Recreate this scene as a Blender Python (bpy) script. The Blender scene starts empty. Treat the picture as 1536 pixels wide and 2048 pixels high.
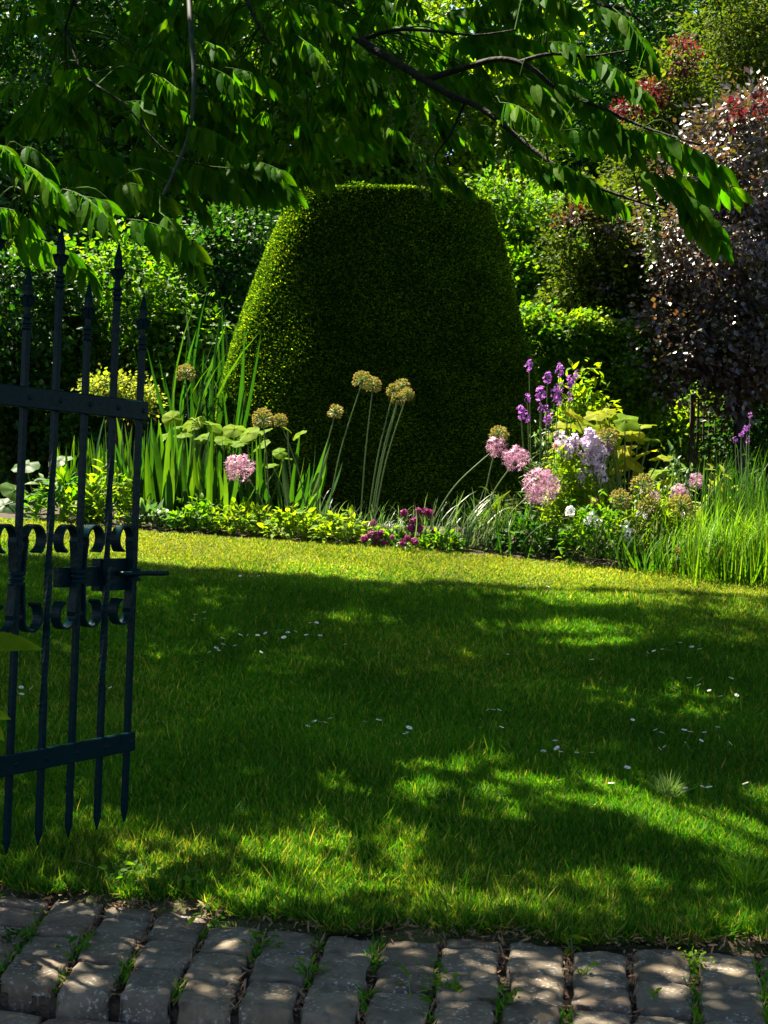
import bpy, math
import numpy as np

rng = np.random.default_rng(11)
sc = bpy.context.scene
COL = sc.collection
R = math.radians

# ------------------------------------------------------------------ camera
F = 2600.0                       # focal length in photo pixels (1536 x 2048)
CAM = np.array([0.0, 0.0, 1.0])
ROLL, PITCH = 0.025, 0.0023
_f = np.array([0, math.cos(PITCH), math.sin(PITCH)])
_r0 = np.array([1.0, 0, 0]); _u0 = np.cross(_r0, _f)
_r = _r0 * math.cos(ROLL) + _u0 * math.sin(ROLL)
_u = -_r0 * math.sin(ROLL) + _u0 * math.cos(ROLL)


def at(px, py, D):
    d = _f + _r * ((px - 768) / F) - _u * ((py - 1024) / F)
    return CAM + d * (D / d[1])


def project(P):
    """photo pixel of world points (n,3)"""
    q = np.asarray(P, float) - CAM
    z = q @ _f
    z = np.where(z < 0.05, 0.05, z)
    return 768 + F * (q @ _r) / z, 1024 - F * (q @ _u) / z


# sun: behind the scene, to the left, high
SUN_EL, SUN_AZ = R(63), R(46)
SUN = np.array([-math.sin(SUN_AZ) * math.cos(SUN_EL), math.cos(SUN_AZ) * math.cos(SUN_EL), math.sin(SUN_EL)])


# ------------------------------------------------------------------ terrain
def edge_y(x):
    return 8.45 - 0.17 * np.clip(x, -6, 6)


def edge_z(x):
    return 0.775 - 0.047 * np.clip(x, -4, 4)


def T(x, y):
    x = np.asarray(x, float); y = np.asarray(y, float)
    E = edge_y(x); Z = edge_z(x)
    t = np.clip((y - 3.1) / (E - 3.1), 0, 1)
    z = Z * t ** 1.3
    over = np.maximum(y - E, 0)
    z = z + (1.03 - Z) * (1 - np.exp(-over * 0.75))
    return z


def ground(px, py):
    """where the ray of a photo pixel meets the lawn"""
    lo, hi = 2.2, 9.2
    for D in np.linspace(2.2, 9.2, 400):
        p = at(px, py, D)
        if p[2] < T(p[0], p[1]):
            hi = D; break
        lo = D
    for _ in range(30):
        m = (lo + hi) / 2
        p = at(px, py, m)
        if p[2] < T(p[0], p[1]): hi = m
        else: lo = m
    return at(px, py, hi)


def front_y(x):
    return 2.585 - np.where(x < 0, 0.20, 0.14) * x


def back_y(x):
    return 3.10 - np.where(x < 0, 0.27, 0.04) * x


def foot(px, D):
    p = at(px, 1024, D)
    return np.array([p[0], p[1], float(T(p[0], p[1]))])


# ------------------------------------------------------------------ mesh helpers
def nrm(v):
    v = np.asarray(v, float)
    return v / np.maximum(np.linalg.norm(v, axis=-1, keepdims=True), 1e-9)


class MB:
    def __init__(self):
        self.v = []; self.q = []; self.m = []; self.n = 0

    def add(self, V, Q, mat=0):
        V = np.asarray(V, float).reshape(-1, 3); Q = np.asarray(Q, np.int64).reshape(-1, 4)
        self.v.append(V); self.q.append(Q + self.n); self.m.append(np.full(len(Q), mat, np.int32))
        self.n += len(V)
        return self

    def build(self, name, mats, parent=None, smooth=False, at_=None):
        V = np.concatenate(self.v); Q = np.concatenate(self.q); Mi = np.concatenate(self.m)
        if at_ is not None: V = V - np.asarray(at_)
        elif parent is not None: V = V - np.array(parent_world(parent))
        me = bpy.data.meshes.new(name)
        me.vertices.add(len(V)); me.vertices.foreach_set('co', V.astype(np.float32).ravel())
        me.loops.add(Q.size); me.loops.foreach_set('vertex_index', Q.astype(np.int32).ravel())
        me.polygons.add(len(Q)); me.polygons.foreach_set('loop_start', np.arange(0, Q.size, 4, dtype=np.int32))
        if not isinstance(mats, (list, tuple)): mats = [mats]
        for x in mats: me.materials.append(x)
        me.polygons.foreach_set('material_index', Mi)
        me.polygons.foreach_set('use_smooth', np.full(len(Q), bool(smooth)))
        me.update(calc_edges=True)
        o = bpy.data.objects.new(name, me); COL.objects.link(o)
        if at_ is not None: o.location = at_
        if parent is not None: o.parent = parent
        return o


def parent_world(p):
    v = np.zeros(3)
    while p is not None:
        v = v + np.array(p.location); p = p.parent
    return v


def tag(o, label=None, cat=None, group=None, kind=None):
    if label: o['label'] = label
    if cat: o['category'] = cat
    if group: o['group'] = group
    if kind: o['kind'] = kind
    return o


def thing(name, loc, label, cat, group=None):
    o = bpy.data.objects.new(name, None); COL.objects.link(o)
    o.location = [float(a) for a in loc]; o.empty_display_size = 0.1
    return tag(o, label, cat, group)


def rand_dirs(n):
    return nrm(rng.normal(size=(n, 3)))


def strips(P, D, N, L, W, prof, curl=0.0, fold=0.0):
    """flat blades: base P, direction D, face normal N, length L, half width W*prof(s); curl bends against N"""
    P = np.atleast_2d(P); D = nrm(np.atleast_2d(D)); n = len(P)
    N = np.atleast_2d(N); N = nrm(N - D * (N * D).sum(1, keepdims=True))
    S = np.cross(D, N)
    L = np.broadcast_to(np.asarray(L, float), (n,)); W = np.broadcast_to(np.asarray(W, float), (n,))
    C = np.broadcast_to(np.asarray(curl, float), (n,))
    prof = np.asarray(prof, float); k = len(prof); s = np.linspace(0, 1, k)
    a = C[:, None] * s[None, :]                    # bending as an arc
    a1 = np.where(np.abs(a) < 1e-4, 1e-4, a)
    along = L[:, None] * s * np.sin(a1) / a1
    off = L[:, None] * s * (1 - np.cos(a1)) / a1
    c = P[:, None, :] + D[:, None, :] * along[..., None] - N[:, None, :] * off[..., None]
    w = W[:, None] * prof[None, :]
    if fold:
        l = c + S[:, None, :] * w[..., None] + N[:, None, :] * (fold * w)[..., None]
        r = c - S[:, None, :] * w[..., None] + N[:, None, :] * (fold * w)[..., None]
        V = np.stack([l, c, r], 2); cols = 3
    else:
        V = np.stack([c + S[:, None, :] * w[..., None], c - S[:, None, :] * w[..., None]], 2); cols = 2
    idx = np.arange(n * k * cols).reshape(n, k, cols)
    Q = []
    for j in range(cols - 1):
        Q.append(np.stack([idx[:, :-1, j], idx[:, :-1, j + 1], idx[:, 1:, j + 1], idx[:, 1:, j]], -1).reshape(-1, 4))
    return V.reshape(-1, 3), np.concatenate(Q)


def diamonds(P, D, N, L, W, fold=0.25):
    """one-quad leaves"""
    D = nrm(D); N = nrm(N - D * (N * D).sum(1, keepdims=True)); S = np.cross(D, N)
    L = np.broadcast_to(np.asarray(L, float), (len(P),))[:, None]; W = np.broadcast_to(np.asarray(W, float), (len(P),))[:, None]
    m = P + D * L * 0.45 + N * W * fold
    V = np.stack([P, m + S * W, P + D * L, m - S * W], 1)
    n = len(P)
    return V.reshape(-1, 3), np.arange(4 * n).reshape(n, 4)


def tube(pts, rad, sides=6, cap=True):
    pts = np.asarray(pts, float); k = len(pts)
    rad = np.atleast_1d(np.asarray(rad, float))
    rad = np.interp(np.linspace(0, 1, k), np.linspace(0, 1, len(rad)), rad) if len(rad) > 1 else np.full(k, rad[0])
    t = nrm(np.gradient(pts, axis=0))
    ref = np.array([0.0, 0, 1]) if abs(t[0][2]) < 0.9 else np.array([1.0, 0, 0])
    V = []
    u = nrm(np.cross(t[0], ref))
    for i in range(k):
        u = nrm(u - t[i] * (u @ t[i])); w = np.cross(t[i], u)
        a = np.linspace(0, 2 * math.pi, sides, endpoint=False)
        V.append(pts[i] + rad[i] * (np.cos(a)[:, None] * u + np.sin(a)[:, None] * w))
    V = np.concatenate(V)
    Q = []
    for i in range(k - 1):
        for j in range(sides):
            j2 = (j + 1) % sides
            Q.append((i * sides + j, i * sides + j2, (i + 1) * sides + j2, (i + 1) * sides + j))
    if cap:
        for b, e in ((0, 0), ((k - 1) * sides, 1)):
            V = np.vstack([V, pts[0] if e == 0 else pts[-1]]); c = len(V) - 1
            for j in range(0, sides, 2):
                Q.append((c, b + j, b + (j + 1) % sides, b + (j + 2) % sides))
    return V, Q


def smooth_path(pts, n=12):
    """Catmull-Rom through points"""
    P = np.asarray(pts, float)
    P = np.vstack([2 * P[0] - P[1], P, 2 * P[-1] - P[-2]])
    out = []
    m = len(P) - 3
    for i in range(m):
        for t in np.linspace(0, 1, max(2, n // m + 1), endpoint=(i == m - 1)):
            a, b, c, d = P[i:i + 4]
            out.append(0.5 * (2 * b + (c - a) * t + (2 * a - 5 * b + 4 * c - d) * t * t + (3 * b - a - 3 * c + d) * t ** 3))
    return np.array(out)


BOXQ = [(0, 1, 3, 2), (4, 6, 7, 5), (0, 4, 5, 1), (2, 3, 7, 6), (0, 2, 6, 4), (1, 5, 7, 3)]


def frame_box(o, a, b, c, ra, rb, rc):
    """box in the frame of axes a, b, c with ranges"""
    V = [o + a * x + b * y + c * z for x in ra for y in rb for z in rc]
    return np.array(V), BOXQ


# ------------------------------------------------------------------ materials
def new_mat(name):
    m = bpy.data.materials.new(name); m.use_nodes = True
    nt = m.node_tree; nt.nodes.clear()
    return m, nt, nt.nodes, nt.links


def ramp(nd, stops):
    r = nd.new('ShaderNodeValToRGB'); cr = r.color_ramp
    while len(cr.elements) > 1: cr.elements.remove(cr.elements[-1])
    cr.elements[0].position = stops[0][0]; cr.elements[0].color = (*stops[0][1], 1)
    for p, c in stops[1:]:
        e = cr.elements.new(p); e.color = (*c, 1)
    return r


def leaf_mat(name, cols, trans=(1.6, 1.8, 0.5), tf=0.4, rough=0.45, spec=0.4, big=0.0):
    """cols: colours spread over leaves at random; trans multiplies the colour for light coming through"""
    m, nt, nd, ln = new_mat(name)
    out = nd.new('ShaderNodeOutputMaterial')
    g = nd.new('ShaderNodeNewGeometry')
    n = len(cols)
    r = ramp(nd, [(i / max(1, n - 1), c) for i, c in enumerate(cols)])
    ln.new(g.outputs['Random Per Island'], r.inputs[0])
    col = r.outputs[0]
    if big:
        tx = nd.new('ShaderNodeTexCoord'); nz = nd.new('ShaderNodeTexNoise'); nz.inputs['Scale'].default_value = big
        nz.inputs['Detail'].default_value = 2
        ln.new(tx.outputs['Object'], nz.inputs['Vector'])
        rr = ramp(nd, [(0.3, (0.65, 0.7, 0.7)), (0.7, (1.35, 1.3, 1.2))])
        ln.new(nz.outputs[0], rr.inputs[0])
        mx0 = nd.new('ShaderNodeMix'); mx0.data_type = 'RGBA'; mx0.blend_type = 'MULTIPLY'; mx0.inputs[0].default_value = 1
        ln.new(col, mx0.inputs[6]); ln.new(rr.outputs[0], mx0.inputs[7]); col = mx0.outputs[2]
    p = nd.new('ShaderNodeBsdfPrincipled'); p.inputs['Roughness'].default_value = rough
    p.inputs['Specular IOR Level'].default_value = spec
    ln.new(col, p.inputs['Base Color'])
    t = nd.new('ShaderNodeBsdfTranslucent')
    mx = nd.new('ShaderNodeMix'); mx.data_type = 'RGBA'; mx.blend_type = 'MULTIPLY'; mx.inputs[0].default_value = 1
    mx.inputs[7].default_value = (*trans, 1)
    ln.new(col, mx.inputs[6]); ln.new(mx.outputs[2], t.inputs[0])
    ms = nd.new('ShaderNodeMixShader'); ms.inputs[0].default_value = tf
    ln.new(p.outputs[0], ms.inputs[1]); ln.new(t.outputs[0], ms.inputs[2]); ln.new(ms.outputs[0], out.inputs[0])
    return m


def solid_mat(name, c1, c2=None, scale=8.0, rough=0.6, spec=0.4, bump=0.0, bscale=40.0, metal=0.0, detail=4):
    m, nt, nd, ln = new_mat(name)
    out = nd.new('ShaderNodeOutputMaterial'); p = nd.new('ShaderNodeBsdfPrincipled')
    p.inputs['Roughness'].default_value = rough; p.inputs['Specular IOR Level'].default_value = spec
    p.inputs['Metallic'].default_value = metal
    tx = nd.new('ShaderNodeTexCoord')
    nz = nd.new('ShaderNodeTexNoise'); nz.inputs['Scale'].default_value = scale; nz.inputs['Detail'].default_value = detail
    ln.new(tx.outputs['Object'], nz.inputs['Vector'])
    r = ramp(nd, [(0.3, c1), (0.7, c2 or c1)]); ln.new(nz.outputs[0], r.inputs[0])
    ln.new(r.outputs[0], p.inputs['Base Color'])
    if bump:
        n2 = nd.new('ShaderNodeTexNoise'); n2.inputs['Scale'].default_value = bscale; n2.inputs['Detail'].default_value = 5
        ln.new(tx.outputs['Object'], n2.inputs['Vector'])
        b = nd.new('ShaderNodeBump'); b.inputs['Strength'].default_value = bump; b.inputs['Distance'].default_value = 0.02
        ln.new(n2.outputs[0], b.inputs['Height']); ln.new(b.outputs[0], p.inputs['Normal'])
    ln.new(p.outputs[0], out.inputs[0])
    return m


def stone_mat():
    m, nt, nd, ln = new_mat('sett_stone')
    out = nd.new('ShaderNodeOutputMaterial'); p = nd.new('ShaderNodeBsdfPrincipled')
    p.inputs['Roughness'].default_value = 0.75; p.inputs['Specular IOR Level'].default_value = 0.3
    tx = nd.new('ShaderNodeTexCoord'); g = nd.new('ShaderNodeNewGeometry')
    base = ramp(nd, [(0.0, (0.060, 0.045, 0.030)), (0.35, (0.090, 0.071, 0.048)), (0.6, (0.070, 0.058, 0.044)), (0.8, (0.10, 0.080, 0.056)), (1.0, (0.088, 0.055, 0.039))])
    ln.new(g.outputs['Random Per Island'], base.inputs[0])
    n1 = nd.new('ShaderNodeTexNoise'); n1.inputs['Scale'].default_value = 14; n1.inputs['Detail'].default_value = 8; n1.inputs['Roughness'].default_value = 0.7
    ln.new(tx.outputs['Object'], n1.inputs['Vector'])
    r1 = ramp(nd, [(0.3, (0.30, 0.29, 0.27)), (0.7, (1.6, 1.55, 1.5))]); ln.new(n1.outputs[0], r1.inputs[0])
    mu = nd.new('ShaderNodeMix'); mu.data_type = 'RGBA'; mu.blend_type = 'MULTIPLY'; mu.inputs[0].default_value = 1
    ln.new(base.outputs[0], mu.inputs[6]); ln.new(r1.outputs[0], mu.inputs[7])
    # lichen spots
    vo = nd.new('ShaderNodeTexVoronoi'); vo.inputs['Scale'].default_value = 70
    n2 = nd.new('ShaderNodeTexNoise'); n2.inputs['Scale'].default_value = 60
    ln.new(tx.outputs['Object'], n2.inputs['Vector'])
    vadd = nd.new('ShaderNodeMix'); vadd.data_type = 'RGBA'; vadd.blend_type = 'ADD'; vadd.inputs[0].default_value = 0.03
    ln.new(tx.outputs['Object'], vadd.inputs[6]); ln.new(n2.outputs[1], vadd.inputs[7]); ln.new(vadd.outputs[2], vo.inputs['Vector'])
    r2 = ramp(nd, [(0.10, (1, 1, 1)), (0.38, (0, 0, 0))]); ln.new(vo.outputs['Distance'], r2.inputs[0])
    n3 = nd.new('ShaderNodeTexNoise'); n3.inputs['Scale'].default_value = 9
    ln.new(tx.outputs['Object'], n3.inputs['Vector'])
    r3 = ramp(nd, [(0.40, (0, 0, 0)), (0.58, (0.85, 0.85, 0.85))]); ln.new(n3.outputs[0], r3.inputs[0])
    mm = nd.new('ShaderNodeMath'); mm.operation = 'MULTIPLY'
    ln.new(r2.outputs[0], mm.inputs[0]); ln.new(r3.outputs[0], mm.inputs[1])
    mx = nd.new('ShaderNodeMix'); mx.data_type = 'RGBA'; ln.new(mm.outputs[0], mx.inputs[0])
    ln.new(mu.outputs[2], mx.inputs[6]); mx.inputs[7].default_value = (0.27, 0.26, 0.24, 1)
    ln.new(mx.outputs[2], p.inputs['Base Color'])
    b = nd.new('ShaderNodeBump'); b.inputs['Strength'].default_value = 0.6; b.inputs['Distance'].default_value = 0.01
    ln.new(n1.outputs[0], b.inputs['Height']); ln.new(b.outputs[0], p.inputs['Normal'])
    ln.new(p.outputs[0], out.inputs[0])
    return m


M = {}
M['iron'] = solid_mat('painted_iron', (0.0010, 0.0085, 0.0115), (0.0020, 0.0115, 0.0150), 25, 0.26, 0.035, 0.12, 60)
M['bark'] = solid_mat('bark', (0.010, 0.010, 0.009), (0.030, 0.028, 0.025), 12, 0.85, 0.1, 0.9, 30)
M['twig'] = solid_mat('grey_twig', (0.025, 0.032, 0.032), (0.05, 0.06, 0.058), 30, 0.7, 0.15)
M['soil'] = solid_mat('soil', (0.018, 0.013, 0.009), (0.045, 0.032, 0.022), 20, 0.95, 0.2, 1.0, 60)
M['turf'] = solid_mat('turf', (0.020, 0.030, 0.008), (0.06, 0.062, 0.018), 5, 0.9, 0.2, 1.0, 80)
M['stone'] = stone_mat()
M['wood'] = solid_mat('weathered_wood', (0.03, 0.026, 0.02), (0.06, 0.05, 0.04), 20, 0.8, 0.3)
M['grass'] = leaf_mat('lawn_blades', [(0.012, 0.078, 0.004), (0.022, 0.100, 0.004), (0.042, 0.122, 0.005), (0.080, 0.140, 0.010)], (1.9, 1.8, 0.4), 0.45, 0.55, 0.08, 1.3)
M['sunlit_drygrass'] = leaf_mat('sunlit_dry_lawn_blades', [(0.12, 0.165, 0.012), (0.18, 0.20, 0.022), (0.25, 0.235, 0.055)], (1.6, 1.6, 0.5), 0.4, 0.6, 0.06, 1.3)  # dry colour, lightened so the blades also carry the strip's sunlight
M['wing'] = leaf_mat('wingnut_leaf', [(0.016, 0.074, 0.004), (0.030, 0.100, 0.005), (0.058, 0.122, 0.006)], (2.2, 2.2, 0.3), 0.54, 0.5, 0.010, 1.5)
M['rachis'] = leaf_mat('leaf_stalk', [(0.03, 0.07, 0.01)], tf=0.1, spec=0.02, rough=0.7)
M['catkin'] = leaf_mat('catkin', [(0.06, 0.11, 0.02), (0.10, 0.14, 0.03)], tf=0.3)
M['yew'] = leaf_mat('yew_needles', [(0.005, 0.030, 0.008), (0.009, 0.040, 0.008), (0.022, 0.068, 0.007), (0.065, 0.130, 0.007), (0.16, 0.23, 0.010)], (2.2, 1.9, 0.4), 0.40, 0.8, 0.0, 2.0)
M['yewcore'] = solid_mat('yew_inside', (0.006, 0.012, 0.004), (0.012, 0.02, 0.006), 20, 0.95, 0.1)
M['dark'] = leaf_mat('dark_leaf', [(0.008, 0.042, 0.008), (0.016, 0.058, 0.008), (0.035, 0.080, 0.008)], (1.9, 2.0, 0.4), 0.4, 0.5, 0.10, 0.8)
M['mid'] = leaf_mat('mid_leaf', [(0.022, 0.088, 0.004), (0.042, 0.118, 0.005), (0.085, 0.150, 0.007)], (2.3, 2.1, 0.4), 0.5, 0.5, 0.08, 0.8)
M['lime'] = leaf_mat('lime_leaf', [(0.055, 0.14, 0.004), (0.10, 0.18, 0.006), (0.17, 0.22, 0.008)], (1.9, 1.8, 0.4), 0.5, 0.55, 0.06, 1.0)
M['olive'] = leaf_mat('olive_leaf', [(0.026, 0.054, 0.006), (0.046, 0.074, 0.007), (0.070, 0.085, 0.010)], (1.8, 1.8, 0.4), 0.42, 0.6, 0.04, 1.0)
M['copper'] = leaf_mat('copper_leaf', [(0.028, 0.015, 0.018), (0.042, 0.026, 0.024), (0.050, 0.056, 0.012), (0.070, 0.028, 0.022), (0.05, 0.042, 0.045)], (2.0, 1.8, 0.6), 0.32, 0.38, 0.75, 0.7)
M['redleaf'] = leaf_mat('red_leaf', [(0.035, 0.008, 0.012), (0.075, 0.014, 0.020), (0.05, 0.022, 0.010)], (2.0, 0.8, 0.8), 0.4, 0.5, 0.08)
M['blade'] = leaf_mat('strap_leaf', [(0.012, 0.055, 0.008), (0.024, 0.078, 0.008), (0.050, 0.11, 0.009)], (2.2, 2.1, 0.4), 0.42, 0.5, 0.15, 3.0)
M['bluegrass'] = leaf_mat('grey_green_blade', [(0.03, 0.07, 0.025), (0.06, 0.11, 0.04), (0.10, 0.14, 0.06)], (1.4, 1.6, 0.6), 0.4, 0.42, 0.4)
M['brightgrass'] = leaf_mat('bright_blade', [(0.045, 0.13, 0.006), (0.070, 0.16, 0.008), (0.12, 0.19, 0.014)], (1.7, 1.8, 0.4), 0.45, 0.5, 0.1)
M['hosta'] = leaf_mat('broad_leaf', [(0.07, 0.15, 0.005), (0.12, 0.19, 0.006), (0.09, 0.17, 0.01)], (2.0, 1.9, 0.3), 0.55, 0.6, 0.03, 12.0)
M['yellow'] = leaf_mat('yellow_bloom', [(0.16, 0.22, 0.02), (0.26, 0.28, 0.04), (0.10, 0.18, 0.015)], (1.4, 1.4, 0.5), 0.45, 0.6, 0.05)
M['stem'] = leaf_mat('flower_stem', [(0.08, 0.13, 0.03)], tf=0.15, rough=0.4)
M['pink'] = leaf_mat('allium_pink', [(0.33, 0.15, 0.26), (0.42, 0.22, 0.34), (0.46, 0.28, 0.36)], (1.2, 1.1, 1.1), 0.3, 0.5, 0.3)
M['seed'] = leaf_mat('allium_seed', [(0.30, 0.27, 0.08), (0.40, 0.36, 0.13), (0.36, 0.28, 0.10)], (1.2, 1.2, 0.7), 0.3, 0.5, 0.2)
M['purple'] = leaf_mat('purple_petal', [(0.18, 0.035, 0.26), (0.30, 0.09, 0.40), (0.40, 0.18, 0.47)], (1.2, 1.1, 1.2), 0.35, 0.6, 0.1)
M['lilac'] = leaf_mat('pale_lilac_petal', [(0.58, 0.46, 0.66), (0.68, 0.58, 0.72), (0.54, 0.34, 0.62)], (1.1, 1.1, 1.1), 0.4, 0.6, 0.1)
M['goldleaf'] = leaf_mat('golden_leaf', [(0.13, 0.18, 0.006), (0.20, 0.21, 0.008), (0.10, 0.17, 0.01)], (2.0, 1.8, 0.3), 0.55, 0.6, 0.04, 14.0)
M['white'] = leaf_mat('white_petal', [(0.62, 0.62, 0.64), (0.75, 0.74, 0.76)], (1, 1, 1), 0.3, 0.5, 0.3)
M['magenta'] = leaf_mat('magenta_petal', [(0.16, 0.02, 0.085), (0.28, 0.05, 0.16)], (1.2, 1.0, 1.1), 0.3, 0.6, 0.1)
M['orange'] = leaf_mat('orange_petal', [(0.45, 0.12, 0.04), (0.5, 0.2, 0.08)], (1.2, 1.0, 0.8), 0.3, 0.5, 0.3)
M['daisyeye'] = solid_mat('daisy_eye', (0.5, 0.36, 0.03), (0.6, 0.42, 0.04), 30, 0.7, 0.3)
M['dry'] = leaf_mat('dry_litter', [(0.10, 0.06, 0.035), (0.16, 0.11, 0.06), (0.12, 0.045, 0.03)], (1.2, 1.0, 0.8), 0.2, 0.7, 0.2)
M['straw'] = leaf_mat('straw_tuft', [(0.10, 0.20, 0.04), (0.20, 0.27, 0.08), (0.08, 0.17, 0.03)], (1.3, 1.4, 0.6), 0.4, 0.5, 0.1)

# ------------------------------------------------------------------ ground
def build_ground():
    xs = np.concatenate([np.linspace(-120, -8, 22), np.linspace(-7.5, 7.5, 76), np.linspace(8, 120, 22)])
    ys = np.concatenate([np.linspace(3.02, 14, 180), np.linspace(14.6, 40, 24), np.linspace(45, 200, 14)])
    X, Y = np.meshgrid(xs, ys, indexing='ij')
    Z = T(X, Y) + 0.012 * np.sin(X * 2.1 + 1.3) * np.sin(Y * 1.7) * np.clip((Y - 3.2) / 0.5, 0, 1)
    Z = np.where(Y < back_y(X) + 0.02, Z - 0.05, Z)
    nx, ny = X.shape
    idx = np.arange(nx * ny).reshape(nx, ny)
    Q = np.stack([idx[:-1, :-1], idx[1:, :-1], idx[1:, 1:], idx[:-1, 1:]], -1).reshape(-1, 4)
    cx = X[:-1, :-1].ravel(); cy = Y[:-1, :-1].ravel()
    bed = (cy > edge_y(cx) - 0.02) & (cy < 13.5) & (np.abs(cx) < 7)
    m = MB(); V = np.stack([X, Y, Z], -1).reshape(-1, 3)
    m.add(V, Q[~bed]); o = m.build('lawn', [M['turf']], smooth=True); tag(o, kind='structure')
    m = MB(); m.add(V, Q[bed]); o = m.build('flower_bed_soil', [M['soil']], smooth=True); tag(o, kind='structure')


build_ground()

# ------------------------------------------------------------------ sunlit patches of the lawn, in photo pixels of their footprint
LIT = [  # cx, cy, rx, ry, slope, strength
    (1200, 1200, 190, 20, 0.03, 0.9), (780, 1238, 110, 9, 0.02, 0.45), (1150, 1265, 170, 13, 0.03, 0.8), (1420, 1280, 170, 10, 0.03, 0.6),
    (1180, 1292, 110, 9, 0.03, 0.85), (1490, 1232, 90, 22, 0.03, 0.7), (380, 1325, 60, 8, 0.02, 0.5), (690, 1330, 60, 7, 0.0, 0.3),
    (560, 1372, 40, 6, 0, 0.3), (340, 1462, 80, 12, 0.02, 0.5), (560, 1522, 90, 10, 0.02, 0.4), (1500, 1420, 60, 10, 0.0, 0.4),
    (960, 1572, 200, 20, 0.10, 0.9), (1220, 1610, 230, 34, 0.16, 1.0), (1420, 1670, 170, 50, 0.15, 0.95), (1500, 1750, 90, 60, 0, 0.7),
    (640, 1700, 120, 24, 0.05, 0.42), (900, 1795, 170, 26, 0.05, 0.5), (1250, 1790, 260, 40, 0.03, 0.7), (1480, 1850, 110, 40, 0, 0.6),
    (270, 1722, 50, 24, 0, 0.95), (90, 1735, 90, 24, 0, 0.6), (330, 1790, 150, 22, 0.05, 0.5), (480, 1740, 70, 14, 0.0, 0.6), (160, 1640, 80, 12, 0, 0.4),
    (190, 1190, 120, 14, 0.02, 0.6), (420, 1195, 90, 9, 0, 0.35), (930, 1400, 50, 6, 0, 0.3),
    (1000, 1830, 480, 30, 0.03, 0.6), (1150, 1760, 120, 14, 0.05, 0.5), (500, 1790, 120, 16, 0.05, 0.3),
    # paving
    (120, 1925, 50, 26, 0, 0.5), (290, 1915, 60, 26, 0, 0.5), (470, 1880, 46, 30, 0, 0.6), (420, 1960, 60, 26, 0, 0.55), (560, 1960, 40, 30, 0, 0.4), (720, 1920, 50, 36, 0, 0.3),
    (840, 1940, 40, 40, 0, 0.3), (960, 1950, 60, 50, 0, 0.55), (1090, 1950, 60, 60, 0, 0.6), (1215, 1950, 60, 60, 0, 0.58), (1340, 1960, 60, 60, 0, 0.52), (1460, 1970, 50, 60, 0, 0.45),
]
FARX = [-300, 270, 420, 560, 770, 900, 1100, 1350, 1600, 2000]
FARY = [1100, 1122, 1140, 1150, 1168, 1166, 1180, 1182, 1205, 1230]


def lit(px, py):
    v = np.clip((np.interp(px, FARX, FARY) - py) / 10 + 0.5, 0, 1)
    for cx, cy, rx, ry, sl, st in LIT:
        d = ((px - cx) / rx) ** 2 + ((py - cy - sl * (px - cx)) / ry) ** 2
        v = np.maximum(v, st * np.exp(-0.55 * d ** 1.3))
    return v


# ------------------------------------------------------------------ overhanging wingnut
def leaflets(m, base, tip, arch, n, L, mat=0, fan=0.5, rad=0.0022):
    """a drooping pinnate leaf"""
    base = np.asarray(base, float); tip = np.asarray(tip, float)
    mid = (base + tip) / 2 + np.array([0, 0, arch])
    s = np.linspace(0, 1, 9)[:, None]
    path = base * (1 - s) ** 2 + 2 * mid * s * (1 - s) + tip * s ** 2
    V, Q = tube(path, np.linspace(rad, rad * 0.5, 9), 3, False); m.add(V, Q, 1)
    t = np.linspace(0.14, 1.0, n)
    P = np.stack([np.interp(t, s[:, 0], path[:, k]) for k in range(3)], 1)
    A = nrm(np.gradient(P, axis=0))
    side = nrm(np.cross(A, np.array([0, 0, 1.0])) + 1e-6)
    down = np.array([0, 0, -1.0])
    for sg in (-1, 1):
        k = len(P)
        D = nrm(A * 0.45 + side * sg * fan * rng.uniform(0.6, 1.4, (k, 1)) + down * rng.uniform(0.55, 1.1, (k, 1)) + rng.normal(0, 0.13, (k, 3)))
        N = nrm(side * sg * 0.55 + np.array([0, 0, 0.8]) - A * 0.3 + rng.normal(0, 0.25, (k, 3)))
        l = L * (0.65 + 0.5 * np.sin(np.pi * (0.15 + 0.75 * t))) * rng.uniform(0.85, 1.15, k)
        V, Q = strips(P, D, N, l, l * 0.165, [0.12, 0.75, 1.0, 0.95, 0.6, 0.04], rng.uniform(0.1, 0.6, k), 0.22)
        m.add(V, Q, mat)
    V, Q = strips(P[-1:], A[-1:] + down * 0.4, side[-1:], L * 0.9, L * 0.15, [0.12, 0.75, 1.0, 0.95, 0.6, 0.04], 0.3, 0.2)
    m.add(V, Q, mat)


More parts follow.
